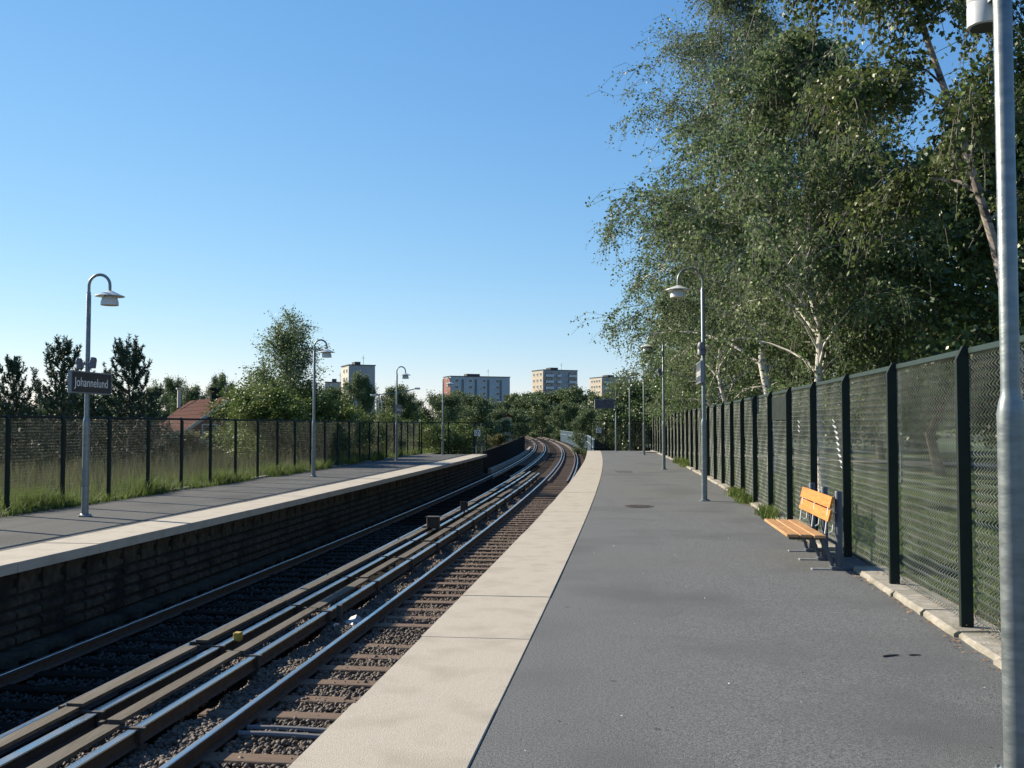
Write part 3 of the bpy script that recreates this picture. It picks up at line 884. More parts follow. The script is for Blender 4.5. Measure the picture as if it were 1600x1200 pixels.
def gate(label, y, s0, s1, h, zsign, ssign):
    t = empty('gate', Q(y, s0), -heading(y)); tag(t, label, 'gate', 'gates at the platform ends')
    w = s1 - s0
    fr = MB()
    for x in (0, w): fr.box((x, 0, h / 2), (0.06, 0.06, h))
    fr.box((w / 2, 0, h - 0.03), (w - 0.064, 0.05, 0.05)); fr.box((w / 2, 0, 0.12), (w - 0.064, 0.05, 0.05))
    o = fr.build('gate_frame', M['post']); o.parent = t
    for k in range(1, 8):
        b = MB().box((w * k / 8, 0, h / 2), (0.022, 0.022, h - 0.24)); o = b.build('bar', M['bench_grey']); o.parent = t
    tag(t)
    # pictogram plate in front of the bars
    s = empty('warning_sign', Q(y - 0.05, ssign, zsign), -heading(y))
    tag(s, 'white square no-walking pictogram sign on the ' + ('right' if s0 > 0 else 'left') + ' platform end gate', 'sign', 'pictogram signs on the end gates')
    b = MB().bevbox((0, 0, 0), (0.36, 0.012, 0.36), 0.003); o = b.build('plate', M['sign_white']); o.parent = s
    ring = MB(); n = 20
    for k in range(n):
        a0, a1 = 2 * math.pi * k / n, 2 * math.pi * (k + 1) / n
        ring.add([(r_ * math.cos(a), -0.009, r_ * math.sin(a)) for r_, a in ((0.115, a0), (0.15, a0), (0.15, a1), (0.115, a1))], [(0, 1, 2, 3)])
    ring.obox((0, -0.009, 0), (0.09, 0, 0.09), (0, 0.0012, 0), (-0.012, 0, 0.012))
    o = ring.build('pictogram', M['black']); o.parent = s
    man = MB()
    man.lathe([(0.022, -0.002), (0.022, 0.002)], (0, 0, 0), 10)
    man.v = [(x, -0.0095 + z * 0.3, 0.075 + y_) for x, y_, z in man.v]
    man.obox((0, -0.0095, 0.02), (0.018, 0, 0.004), (0, 0.001, 0), (-0.003, 0, 0.035))
    man.obox((0.02, -0.0095, -0.05), (0.01, 0, 0.003), (0, 0.001, 0), (-0.016, 0, 0.04))
    man.obox((-0.02, -0.0095, -0.05), (0.01, 0, -0.003), (0, 0.001, 0), (0.016, 0, 0.04))
    o = man.build('figure', M['black']); o.parent = s
gate('dark barred gate closing the end of the right platform', ENDR + 0.9, 2.45, 3.45, 2.15, 1.42, 2.98)
gate('dark barred gate closing the end of the left platform', ENDL + 0.8, -4.75, -4.0, 1.95, 1.30, -4.55)
for i, (yy, s_) in enumerate(((ENDL - 0.2, -4.5), (ENDL - 0.2, -4.15))):
    mb = MB().lathe([(0.03, 0), (0.03, 0.5), (0.0, 0.53)], Q(yy, s_, 0.004), 8)
    tag(mb.build('marker_post', M['galv']), ['short pale marker post below the pictogram on the left platform', 'short pale marker post at the corner of the left platform edge'][i], 'post', 'marker posts by the left gate')

# ------------------------------------------------------------------ lamps
def lamp(top, reach, disc, s_sign=None):
    t = empty('platform_lamp')
    mb = MB(); mb.lathe([(0.13, 0), (0.13, 0.018), (0.095, 0.03), (0.078, 0.05)], n=20)
    for k in range(4):
        a = math.pi / 4 + k * math.pi / 2
        mb.lathe([(0.012, 0.018), (0.012, 0.045)], (0.105 * math.cos(a), 0.105 * math.sin(a), 0), 6)
    mb.build('base_plate', M['galv'], t, True)
    zc = top - reach / 2
    mb = MB(); mb.lathe([(0.066, 0.02), (0.066, 1.76), (0.067, 1.80), (0.058, 1.86), (0.049, 1.89), (0.0455, 1.94), (0.0445, zc - 0.18), (0.038, zc - 0.17), (0.038, zc - 0.12)], n=28)
    mb.build('pole', M['galv'], t, True)
    mb = MB(); mb.bevbox((0, -0.068, 0.75), (0.075, 0.012, 0.36), 0.004); mb.build('hatch', M['galv'], t)
    mb = MB()
    pts = [(0, 0, zc - 0.2)] + [(reach / 2 - reach / 2 * math.cos(a), 0, zc + reach / 2 * math.sin(a)) for a in np.linspace(0, math.pi, 17)] + [(reach, 0, zc - 0.13)]
    mb.tube(pts, 0.029, 10); mb.build('arm', M['galv'], t, True)
    zd = zc - 0.13
    mb = MB(); mb.lathe([(0.0, 0.03), (0.05, 0.025), (disc * 0.5, -0.015), (disc, -0.075), (disc + 0.003, -0.083), (disc - 0.01, -0.083), (disc * 0.5, -0.032), (0.06, -0.022), (0.0, -0.02)], (reach, 0, zd), 32)
    sh = mb.build('lamp_shade', M['lamp_paint'], t, True)
    r = disc * 0.60
    mb = MB(); mb.lathe([(0.06, -0.022), (r * 0.55, -0.055), (r * 0.85, -0.11), (r, -0.19), (r * 1.01, -0.255), (r * 0.95, -0.255), (r * 0.93, -0.2), (0, -0.19)], (reach, 0, zd), 32)
    mb.build('bowl', M['lamp_glass'], t, True)
    mb = MB(); mb.lathe([(0, -0.192), (r * 0.9, -0.235), (r * 0.9, -0.245), (0, -0.225)], (reach, 0, zd), 24)
    mb.build('diffuser', M['lamp_inner'], t, True)
    return t
def speaker(loc, rz, tilt, grey, label, size=1.0):
    t = empty('loudspeaker', loc, rz); tag(t, label, 'loudspeaker', 'loudspeakers on the lamp poles')
    t.rotation_euler = (tilt, 0, rz)
    m = M['speaker_grey'] if grey else M['speaker']
    q = size
    mb = MB(); mb.lathe([(0.085 * q, 0.0), (0.1 * q, 0.005), (0.1 * q, 0.13 * q), (0.096 * q, 0.135 * q), (0.096 * q, 0.15 * q), (0.1 * q, 0.155 * q), (0.098 * q, 0.25 * q), (0.07 * q, 0.31 * q), (0, 0.32 * q)], n=28)
    o = mb.build('housing', m, None, True); o.parent = t
    mb = MB(); mb.lathe([(0.084 * q, -0.004), (0.084 * q, 0.01)], n=24); o = mb.build('grille', M['black'], None); o.parent = t
    mb = MB(); mb.box((0, 0.11 * q, 0.14 * q), (0.05, 0.06, 0.05)); o = mb.build('clamp', M['galv'], None); o.parent = t
    return t

proto_r = lamp(5.40, 0.62, 0.30)
lamps_r = [(5.0, 5.83, 'near right lamp pole cut by the frame with a white loudspeaker'), (23.1, 5.63, 'arched platform lamp on right platform just past the bench with a name sign'),
           (39.5, 5.50, 'arched platform lamp on right platform, third along the fence'), (59.2, 5.55, 'arched platform lamp on right platform, fourth along the fence'),
           (69.0, 5.1, 'farthest arched lamp at the end of the right platform')]
for i, (y, s, lab) in enumerate(lamps_r):
    o = proto_r if i == 0 else copy_tree(proto_r)
    o.location = Q(y, s, 0.006); o.rotation_euler = (0, 0, math.pi - heading(y) + (0.35 if i == 1 else 0.0))
    if i == 0: o.location = Vector((2.505, 5.0, 0.006))
    tag(o, lab, 'lamp', 'lamps along the right platform')
proto_l = lamp(4.67, 0.43, 0.275)
lamps_l = [((-8.22, 19.25), 'arched platform lamp on left platform carrying the readable station name sign'), ((-6.76, 34.0), 'arched platform lamp on left platform in front of the sparse birch'),
           ((-5.73, 49.5), 'arched platform lamp on left platform carrying a small dark sign'), ((-4.48, 62.0), 'farthest arched lamp at the end of the left platform')]
for i, ((x, y), lab) in enumerate(lamps_l):
    o = proto_l if i == 0 else copy_tree(proto_l)
    o.location = (x, y if i < 3 else 59.8, 0.006); o.rotation_euler = (0, 0, -heading(y))
    if i == 3: o.location = (-4.15, 59.8, 0.006)
    tag(o, lab, 'lamp', 'lamps along the left platform')

# loudspeakers
speaker((2.505 - 0.02, 5.0 + 0.15, 3.84), math.pi, 0.0, False, 'white cylindrical loudspeaker behind the near right lamp pole', 0.86)
p = Q(23.1, 5.63); speaker((p.x - 0.06, p.y - 0.11, 3.38), math.pi - 0.5, 0.0, True, 'grey loudspeaker above the edge-on sign on the right platform', 0.95)
p = Q(39.5, 5.5); speaker((p.x - 0.12, p.y - 0.05, 3.72), math.pi * 1.5, 0.3, True, 'small grey loudspeaker on the third right lamp pole', 0.9)
speaker((-8.22 + 0.12, 19.25 - 0.07, 2.86), math.pi * 0.55, 0.12, True, 'grey loudspeaker above the station name sign, right one of two', 0.66)
speaker((-8.22 - 0.12, 19.25 - 0.06, 2.84), -math.pi * 0.5, 0.12, True, 'grey loudspeaker above the station name sign, left one of two', 0.66)

# signs on the lamps
def text_mesh(txt, size):
    cu = bpy.data.curves.new('lettering', 'FONT')
    cu.body = txt; cu.size = size; cu.align_x = 'CENTER'; cu.align_y = 'CENTER'; cu.extrude = 0.001; cu.resolution_u = 3
    ob = bpy.data.objects.new('tmp_text', cu); col.objects.link(ob)
    dg = bpy.context.evaluated_depsgraph_get()
    me = bpy.data.meshes.new_from_object(ob.evaluated_get(dg))
    bpy.data.objects.remove(ob); me.name = 'lettering'
    me.materials.clear()
    return me
TXT = text_mesh('Johannelund', 0.245)
def name_sign(loc, rz, w, h, label):
    t = empty('station_sign', loc, rz); tag(t, label, 'sign', 'station name signs on the lamp poles')
    mb = MB(); mb.bevbox((0, 0, 0), (w, 0.05, h), 0.006); o = mb.build('panel', M['sign_black']); o.parent = t
    mb = MB()
    mb.box((0, 0, h / 2 + 0.013), (w + 0.05, 0.07, 0.026)); mb.box((0, 0, -h / 2 - 0.013), (w + 0.05, 0.07, 0.026))
    mb.box((w / 2 + 0.0125, 0, 0), (0.025, 0.07, h)); mb.box((-w / 2 - 0.0125, 0, 0), (0.025, 0.07, h))
    o = mb.build('frame', M['sign_frame']); o.parent = t
    for sgn in (-1, 1):
        o = link('lettering', TXT, M['sign_white']); o.parent = t
        o.rotation_euler = (R(90), 0, 0 if sgn < 0 else math.pi); o.location = (0, sgn * 0.0275, -0.005)
    return t
# front of the sign is local -Y; rz turns it to the track
name_sign((-8.22 + 0.085, 19.25 - 0.05, 2.57), R(90) - heading(19.25), 1.42, 0.37, 'black Johannelund station sign with white letters on left platform lamp')
p = Q(23.1, 5.63); name_sign((p.x - 0.09, p.y, 2.97), R(-90) - heading(23.1), 1.35, 0.44, 'dark station sign seen nearly edge-on on right platform lamp')
name_sign((-5.73 + 0.085, 49.5, 2.55), R(90) - heading(49.5), 1.42, 0.42, 'small dark station sign on the third left lamp pole')

# departure display on its own post
t = empty('departure_display', Vector((7.12, 68.2, 0.006)), -0.06); tag(t, 'grey departure display box hanging from a tall post on right platform', 'display')
mb = MB(); mb.lathe([(0.12, 0), (0.12, 0.02), (0.065, 0.05), (0.06, 2.3), (0.045, 2.35), (0.045, 4.1)], n=16); o = mb.build('post', M['galv'], None, True); o.parent = t
mb = MB(); mb.tube([(0, 0, 4.05), (-0.1, 0, 4.15), (-0.8, 0, 4.15), (-0.85, 0, 4.12)], 0.035, 8); o = mb.build('arm', M['galv'], None, True); o.parent = t
for x in (-0.8, -0.25):
    mb = MB(); mb.box((x, 0, 3.86), (0.04, 0.04, 0.58)); o = mb.build('hanger', M['galv']); o.parent = t
mb = MB(); mb.bevbox((-0.78, 0, 3.22), (1.35, 0.32, 0.66), 0.02); hb = mb.build('housing', M['speaker_grey']); hb.parent = t
mb = MB(); mb.box((-1.462, 0, 3.22), (0.012, 0.28, 0.6)); o = mb.build('end_panel', M['sign_white']); o.parent = t
mb = MB(); mb.box((-0.78, -0.165, 3.22), (1.2, 0.01, 0.52)); o = mb.build('screen', M['bench_grey']); o.parent = t

# ------------------------------------------------------------------ bench
def bench(y, s):
    t = empty('bench', Q(y, s), -heading(y)); tag(t, 'orange wooden slat bench on dark grey steel posts by the fence', 'bench')
    Lb = 2.02
    def part(name, mb, mat, par=None, sm=False):
        o = mb.build(name, mat, None, sm); o.parent = par or t; return o
    for k, x in enumerate((0.075, 0.235, 0.395)):
        mb = MB(); mb.bevbox((x, 0, 0.425 - 0.004 * k), (0.135, Lb + [0.0, -0.03, 0.02][k], 0.036), 0.006); part('seat_slat', mb, M['wood_worn'])
    for k, z in enumerate((0.665, 0.825)):
        x = 0.515 + 0.02 * k
        mb = MB(); mb.obox((x, 0.0, z), (0.014, 0, -0.0035), (0, Lb / 2 + 0.01, 0), (0.017, 0, 0.068)); part('back_slat', mb, M['wood'])
    for yy in (-0.88, 0.0, 0.88):
        mb = MB(); mb.lathe([(0.044, 0.0), (0.044, 0.945), (0.039, 0.955), (0.0, 0.955)], (0.64, yy, 0), 16); pz = part('post', mb, M['bench_grey'], None, True)
        mb = MB(); mb.bevbox((0.66, yy, 0.03), (0.26, 0.16, 0.055), 0.01); part('shoe', mb, M['bench_grey'])
        mb = MB(); mb.tube([(0.66, yy, 0.30), (0.50, yy, 0.385), (0.05, yy, 0.385)], 0.02, 8); part('seat_bearer', mb, M['bench_grey'])
        mb = MB(); mb.tube([(0.43, yy, 0.37), (0.52, yy, 0.2), (0.57, yy, 0.02)], 0.024, 8); part('strut', mb, M['bench_grey'])
        mb = MB(); mb.bevbox((0.445, yy, 0.014), (0.27, 0.10, 0.022), 0.006); part('foot', mb, M['bench_foot'])
        mb = MB()
        loop = [(0.478, yy, 0.44), (0.502, yy, 0.62), (0.525, yy, 0.80), (0.545, yy, 0.885), (0.585, yy, 0.895), (0.595, yy, 0.80), (0.575, yy, 0.55), (0.565, yy, 0.47), (0.52, yy, 0.445)]
        mb.tube(loop, 0.010, 6); part('back_bracket', mb, M['bench_zinc'], None, True)
    return t
bench(13.05, 5.74)

# drain cover, twigs, litter
t = empty('drain_cover', (2.72, 21.6, 0.004)); tag(t, 'round rusty iron drain cover set in the right platform', 'drain cover')
mb = MB().lathe([(0.33, 0), (0.33, 0.012), (0.28, 0.014), (0.28, 0.006), (0.0, 0.006)], n=28); o = mb.build('rim', M['cover']); o.parent = t
mb = MB()
for k in range(-4, 5):
    hw = math.sqrt(max(0.01, 0.27 ** 2 - (k * 0.06) ** 2)); mb.box((0, k * 0.06, 0.011), (hw * 2, 0.03, 0.012))
o = mb.build('grating', M['cover']); o.parent = t
for i, (x, y, a, ln, lab) in enumerate(((2.86, 7.60, 0.35, 0.15, 'thick short dark twig lying on the asphalt'), (3.05, 7.62, 0.05, 0.09, 'thin short dark twig beside the thicker one'))):
    mb = MB(); d = Vector((math.cos(a), math.sin(a), 0)) * ln / 2; c = Vector((x, y, 0.015))
    mb.tube([c - d, c + Vector((0, 0.006, 0)), c + d], [0.008 - 0.003 * i, 0.009 - 0.003 * i, 0.004], 6)
    tag(mb.build('twig', M['bark']), lab, 'twig', 'twigs on the right platform')

def flakes(name, n, fn, size, mat, seed):
    r = random.Random(seed); V = []; F = []
    for i in range(n):
        c = fn(r); a = r.uniform(0, 6.28); u = Vector((math.cos(a), math.sin(a), r.uniform(-.35, .35))) * size * r.uniform(.5, 1.3)
        w = Vector((-math.sin(a), math.cos(a), r.uniform(-.35, .35))) * size * r.uniform(.35, .8)
        b = len(V); V += [c - u, c + w, c + u + Vector((0, 0, size * .3)), c - w]; F.append((b, b + 1, b + 2, b + 3))
    me = np_mesh(name, np.array([tuple(v) for v in V]), np.array(F), mat)
    return tag(link(name, me, mat), kind='stuff')
flakes('leaf_litter', 420, lambda r: P(r.uniform(4.5, 30), 6.50 - abs(r.gauss(0, 0.05)), 0.022), 0.018, M['litter'], 3)
flakes('leaf_litter', 500, lambda r: P(r.uniform(4.5, 30), r.uniform(6.66, 6.95), 0.085), 0.02, M['litter'], 4)
flakes('litter', 45, lambda r: P(r.uniform(4.5, 26), r.uniform(3.2, 6.4), 0.012), 0.010, M['sign_white'], 6)
flakes('leaf_litter', 60, lambda r: P(r.uniform(4.5, 30), r.uniform(3.3, 6.3), 0.018), 0.012, M['straw'], 5)

# ------------------------------------------------------------------ vegetation
def quads(c, u, v):
    n = len(c)
    vert = np.stack([c - u, c + v, c + u, c - v], 1).reshape(-1, 3)
    face = np.arange(4 * n, dtype=np.int32).reshape(-1, 4)
    return vert, face

def unit(a):
    return a / np.maximum(np.linalg.norm(a, axis=-1, keepdims=True), 1e-9)

def blades(name, n, fn, h, w, mat, seed, bend=0.35, kind='stuff'):
    r = np.random.default_rng(seed)
    base = fn(n, r); n = len(base)
    hh = h * r.uniform(0.45, 1.15, n) * (0.85 + 0.35 * np.sin(base[:, 1] * 1.9 + base[:, 0]) * np.sin(base[:, 1] * 0.73 + 2.0)); a = r.random(n) * 6.283
    d = np.stack([np.cos(a), np.sin(a), np.zeros(n)], 1); side = np.stack([-np.sin(a), np.cos(a), np.zeros(n)], 1) * (w * r.uniform(.6, 1.4, n))[:, None]
    b = bend * r.random(n)
    mid = base + np.stack([np.zeros(n), np.zeros(n), hh * .55], 1) + d * (hh * b * .3)[:, None]
    tip = base + np.stack([np.zeros(n), np.zeros(n), hh], 1) + d * (hh * b)[:, None]
    V = np.stack([base - side, base + side, mid + side * .8, mid - side * .8, tip], 1).reshape(-1, 3)
    i = np.arange(n)[:, None] * 5
    F = np.concatenate([i + np.array([[0, 1, 2]]), i + np.array([[0, 2, 3]]), i + np.array([[3, 2, 4]])])
    o = link(name, np_mesh(name, V, F), mat)
    return tag(o, kind=kind) if kind else o

def field(y0, y1, s0, s1, zf, clump=None):
    def fn(n, r):
        y = y0 + (y1 - y0) * r.random(n) ** 1.3; s = s0 + (s1 - s0) * r.random(n)
        if clump:
            keep = (np.sin(y * clump + s * .7) + np.sin(y * clump * 2.3 + 1.1) * .6 + r.normal(0, .6, n)) > -0.25
            y, s = y[keep], s[keep]
        t = np.interp(y, YS, TH); x = np.interp(y, YS, XS)
        z = np.array([zf(a, b) for a, b in zip(s, y)])
        return np.stack([x + s * np.cos(t), y - s * np.sin(t), z], 1)
    return fn
blades('grass', 26000, field(14, 62, -8.9, -8.1, lambda s, y: -0.08, 1.3), 0.48, 0.009, M['grass'], 1, 0.8)
blades('grass', 5000, field(14, 40, -8.25, -7.95, lambda s, y: 0.0, 0.9), 0.24, 0.007, M['grass'], 9, 1.0)
blades('grass', 30000, field(12, 70, -13, -8.6, meadow_z), 0.50, 0.009, M['grass'], 2, 0.6)
blades('straw_grass', 34000, field(12, 72, -20, -9.2, meadow_z), 1.05, 0.006, M['straw'], 3, 0.35)
blades('grass', 14000, field(5, 40, 6.9, 11, lawn_z), 0.10, 0.008, M['grass'], 4, 0.8)
for i, (y, lab) in enumerate(((16.6, 'yellow green weed tuft at the kerb just behind the bench'), (19.8, 'low weed tuft at the kerb before the second lamp'), (23.4, 'spreading weed tuft at the kerb beside the second lamp'), (25.2, 'bushy weed tuft at the kerb just past the second lamp'), (43, 'weeds at the kerb beyond the third lamp'), (47, 'tall weeds at the kerb halfway to the fourth lamp'))):
    def fn(n, r, y=y):
        yy = y + r.normal(0, .35, n); s = 6.52 + r.normal(0, .08, n)
        t = np.interp(yy, YS, TH); x = np.interp(yy, YS, XS)
        return np.stack([x + s * np.cos(t), yy - s * np.sin(t), np.full(n, 0.01)], 1)
    o = blades('weed', 420, fn, 0.22 if i < 4 else 0.4, 0.012, M['grass'], 20 + i, 1.2, kind=None)
    tag(o, lab, 'weed', 'weeds along the kerb')

def tubes_np(starts, ends, r0, r1, n=3):
    """straight tapered sticks, vectorised"""
    d = unit(ends - starts)
    a = np.where(np.abs(d[:, 2:3]) < 0.9, np.array([[0, 0, 1.0]]), np.array([[1.0, 0, 0]]))
    u = unit(np.cross(d, a)); v = np.cross(d, u)
    V = []
    for c, rr in ((starts, r0), (ends, r1)):
        for k in range(n):
            an = 2 * math.pi * k / n
            V.append(c + (u * math.cos(an) + v * math.sin(an)) * np.broadcast_to(rr, (len(c),))[:, None])
    V = np.stack(V, 1)
    m = len(starts); base = (np.arange(m) * 2 * n)[:, None]
    F = np.concatenate([base + np.array([[k, (k + 1) % n, n + (k + 1) % n, n + k]]) for k in range(n)])
    return V.reshape(-1, 3), F

def grow(seed, trunk, r0, prof, nlimb, nsub, ntwig, nleaf, leaf, droop=0.5, up=0.7, t0=0.25, twig_len=0.6, spread=0.10, limb_r=0.35, twigs=True, aspect=0.7, hang=0.0, thin=None, bias=None):
    """returns (wood MB, twig arrays, leaf arrays); trunk: list of points; prof(t) crown radius along trunk"""
    r = np.random.default_rng(seed); rr = random.Random(seed)
    T = [Vector(p) for p in trunk]
    cum = [0]
    for a, b in zip(T, T[1:]): cum.append(cum[-1] + (b - a).length)
    H = cum[-1]
    def at(t):
        d = t * H
        for i in range(len(T) - 1):
            if d <= cum[i + 1] or i == len(T) - 2:
                q = (d - cum[i]) / (cum[i + 1] - cum[i]); return T[i].lerp(T[i + 1], q)
    wood = MB()
    wood.tube(T, [max(0.012, r0 * (1 - 0.93 * (c / H) ** 0.8)) for c in cum], 9)
    ts, te, S = [], [], []
    for i in range(nlimb):
        t = t0 + (1 - t0) * ((i + rr.random() * 0.9) / nlimb)
        t = min(t, 0.985)
        o = at(t); az_ = i * 2.39996 + rr.uniform(-.5, .5)
        Lm = prof(t) * rr.uniform(0.72, 1.12) + 0.15
        if bias: Lm *= 1 + bias[1] * math.cos(az_ - bias[0])
        e0 = up * rr.uniform(.6, 1.3) + 0.5 * t
        pts = [o]; el_ = e0; seg = Lm / 5; az2 = az_
        for k in range(5):
            d = Vector((math.cos(az2) * math.cos(el_), math.sin(az2) * math.cos(el_), math.sin(el_)))
            pts.append(pts[-1] + d * seg)
            el_ -= droop * 0.35 * rr.uniform(.4, 1.4); az2 += rr.uniform(-.25, .25)
        rl = max(0.008, r0 * (1 - 0.9 * t) * limb_r)
        wood.tube(pts, [rl, rl * .85, rl * .66, rl * .48, rl * .3, rl * .12], 5, cap=False)
        for j in range(nsub):
            q = 0.22 + 0.78 * (j + rr.random()) / nsub
            k = min(4, int(q * 5)); f = q * 5 - k
            o2 = pts[k].lerp(pts[k + 1], min(f, 1))
            d0 = (pts[k + 1] - pts[k]).normalized()
            sd = (d0 + Vector((rr.gauss(0, .65), rr.gauss(0, .65), rr.gauss(0.05, .45)))).normalized()
            L2 = Lm * rr.uniform(.18, .42) * (1.15 - 0.4 * q)
            m2 = o2 + sd * L2 * .55; e2 = m2 + (sd + Vector((0, 0, -droop * .6))).normalized() * L2 * .5
            wood.tube([o2, m2, e2], [rl * .35, rl * .22, 0.004], 3, cap=False)
            for w_ in range(ntwig):
                qq = rr.uniform(.15, 1)
                S.append((o2.lerp(m2, qq / .55) if qq < .55 else m2.lerp(e2, (qq - .55) / .45), sd))
    if not S:
        S.append((at(1), Vector((0, 0, 1))))
    st = np.array([tuple(a) for a, _ in S]); sd = np.array([tuple(b) for _, b in S])
    n = len(st)
    d = unit(sd * .7 + r.normal(0, .6, (n, 3)) + np.array([[0, 0, -droop * 1.1]]))
    L = twig_len * r.uniform(.4, 1.3, (n, 1))
    mid = st + d * L * .5
    d2 = unit(d + np.array([[0, 0, -droop * 1.3]]))
    en = mid + d2 * L * .5
    # leaves
    q = r.random((n, nleaf, 1))
    pos = np.where(q < .5, st[:, None] + (mid - st)[:, None] * (q * 2), mid[:, None] + (en - mid)[:, None] * (q * 2 - 1))
    pos = pos + r.normal(0, spread, (n, nleaf, 3))
    pos = pos.reshape(-1, 3)
    if thin:
        kp = np.interp(pos[:, 2], thin[0], thin[1])
        pos = pos[r.random(len(pos)) < kp]
    m = len(pos)
    u = r.normal(0, 1, (m, 3)); u[:, 2] -= hang; u = unit(u)
    w = unit(np.cross(u, r.normal(0, 1, (m, 3))))
    sz = leaf * r.uniform(.6, 1.25, (m, 1))
    V, F = quads(pos, u * sz * .5, w * sz * .5 * aspect)
    tw = None
    if twigs:
        tw = tubes_np(np.concatenate([st, mid]), np.concatenate([mid, en]), 0.006, 0.004)
    return wood, tw, (V, F)

def plant(name, label, cat, group, loc, data, bark, leafm, twigm=None, rz=0.0, scale=1.0):
    t = empty(name, loc, rz); tag(t, label, cat, group)
    wood, tw, lf = data
    o = wood.build('trunk', bark, None, True); o.parent = t
    if tw is not None:
        o = link('twigs', np_mesh('twigs', *tw), twigm or bark); o.parent = t
    o = link('crown', np_mesh('crown', *lf), leafm); o.parent = t
    t.scale = (scale,) * 3
    return t
def wavy(h, lean=(0, 0), seed=0, n=8, amp=0.15):
    r = random.Random(seed)
    return [(lean[0] * (i / n) ** 1.3 * h + (r.uniform(-amp, amp) if i else 0), lean[1] * (i / n) * h + (r.uniform(-amp, amp) if i else 0), h * i / n) for i in range(n + 1)]
def bump_prof(pts):
    xs = [a for a, _ in pts]; ys = [b for _, b in pts]
    return lambda t: float(np.interp(t, xs, ys))

GB = 'birches behind the right fence'
# the near birch at the right edge, leaning over the fence
tr = [(0.55, 0, 0), (0.45, 0, 1.5), (0.28, 0, 2.9), (0, 0, 4.3), (-0.40, 0.05, 5.8), (-0.90, 0.1, 7.4), (-1.3, 0.1, 9.0), (-1.6, 0.1, 10.6), (-1.8, 0.1, 12.2)]
plant('birch_tree', 'nearest birch leaning left over the fence with large glossy leaves', 'tree', GB, (6.82, 14.0, 0.05),
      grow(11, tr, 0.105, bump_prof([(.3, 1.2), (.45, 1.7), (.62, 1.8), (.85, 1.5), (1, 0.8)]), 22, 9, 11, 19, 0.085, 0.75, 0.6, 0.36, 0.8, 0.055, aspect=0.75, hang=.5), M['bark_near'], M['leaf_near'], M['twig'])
# the tall pale birch
plant('birch_tree', 'tallest wide birch whose crown hangs over the platform', 'tree', GB, (9.0, 34.5, 0.1),
      grow(12, wavy(17.2, (-0.075, 0.0), 2, 9, .2), 0.20, bump_prof([(.13, 3.4), (.24, 5.2), (.34, 5.5), (.5, 5.2), (.62, 3.7), (.8, 2.6), (.95, 1.6), (1, .9)]), 52, 10, 12, 22, 0.095, 0.62, 0.75, 0.2, 1.15, 0.075, hang=.5, thin=([5, 9, 13, 17], [1, .82, .5, .36]), bias=(R(190), .15)), M['bark_birch'], M['leaf_birch'], M['twig'])
plant('birch_tree', 'slim birch with two pale stems right of the tallest birch', 'tree', GB, (7.55, 24.2, 0.05),
      grow(13, wavy(10.5, (-0.05, -0.03), 3, 8, .15), 0.13, bump_prof([(.22, 2.9), (.4, 3.6), (.7, 2.7), (1, .9)]), 50, 10, 9, 15, 0.10, 0.65, 0.7, 0.26, 0.95, 0.07, hang=.5, bias=(R(205), .42)), M['bark_birch'], M['leaf_birch'], M['twig'])
plant('birch_tree', 'low birch with dense foliage left of the tallest birch', 'tree', GB, (9.3, 42.5, 0.1),
      grow(14, wavy(10.5, (-0.12, -0.02), 4, 8, .2), 0.15, bump_prof([(.15, 3.0), (.35, 4.6), (.6, 4.3), (.85, 2.6), (1, .8)]), 32, 9, 10, 14, 0.11, 0.65, 0.7, 0.16, 1.0, 0.14, hang=.5), M['bark_birch'], M['leaf_birch'], M['twig'])
plant('birch_tree', 'birch with pale leaning trunk second from the end of the row', 'tree', GB, (10.6, 53, 0.1),
      grow(15, wavy(9.8, (-0.08, 0), 5, 8, .2), 0.14, bump_prof([(.1, 2.4), (.35, 3.5), (.65, 3.1), (1, .7)]), 28, 8, 9, 12, 0.13, 0.6, 0.7, 0.14, 1.0, 0.16, twigs=False, hang=.4), M['bark_birch'], M['leaf_birch'])
plant('birch_tree', 'farthest birch of the row near the end of the right fence', 'tree', GB, (11.5, 65, 0.1),
      grow(16, wavy(8.8, (-0.06, 0), 6, 8, .2), 0.13, bump_prof([(.1, 2.2), (.35, 2.9), (.65, 2.5), (1, .6)]), 26, 8, 8, 12, 0.15, 0.6, 0.7, 0.12, 1.0, 0.18, twigs=False, hang=.4), M['bark_birch'], M['leaf_birch'])
plant('birch_tree', 'young birch with white stem behind the second right lamp', 'tree', GB, (8.45, 27.4, 0.05),
      grow(17, wavy(8.2, (0.07, 0.02), 8, 8, .12), 0.085, bump_prof([(.2, 1.6), (.5, 2.4), (1, .6)]), 20, 8, 8, 12, 0.10, 0.7, 0.7, 0.22, 0.8, 0.13, hang=.5), M['bark_birch'], M['leaf_birch'], M['twig'])

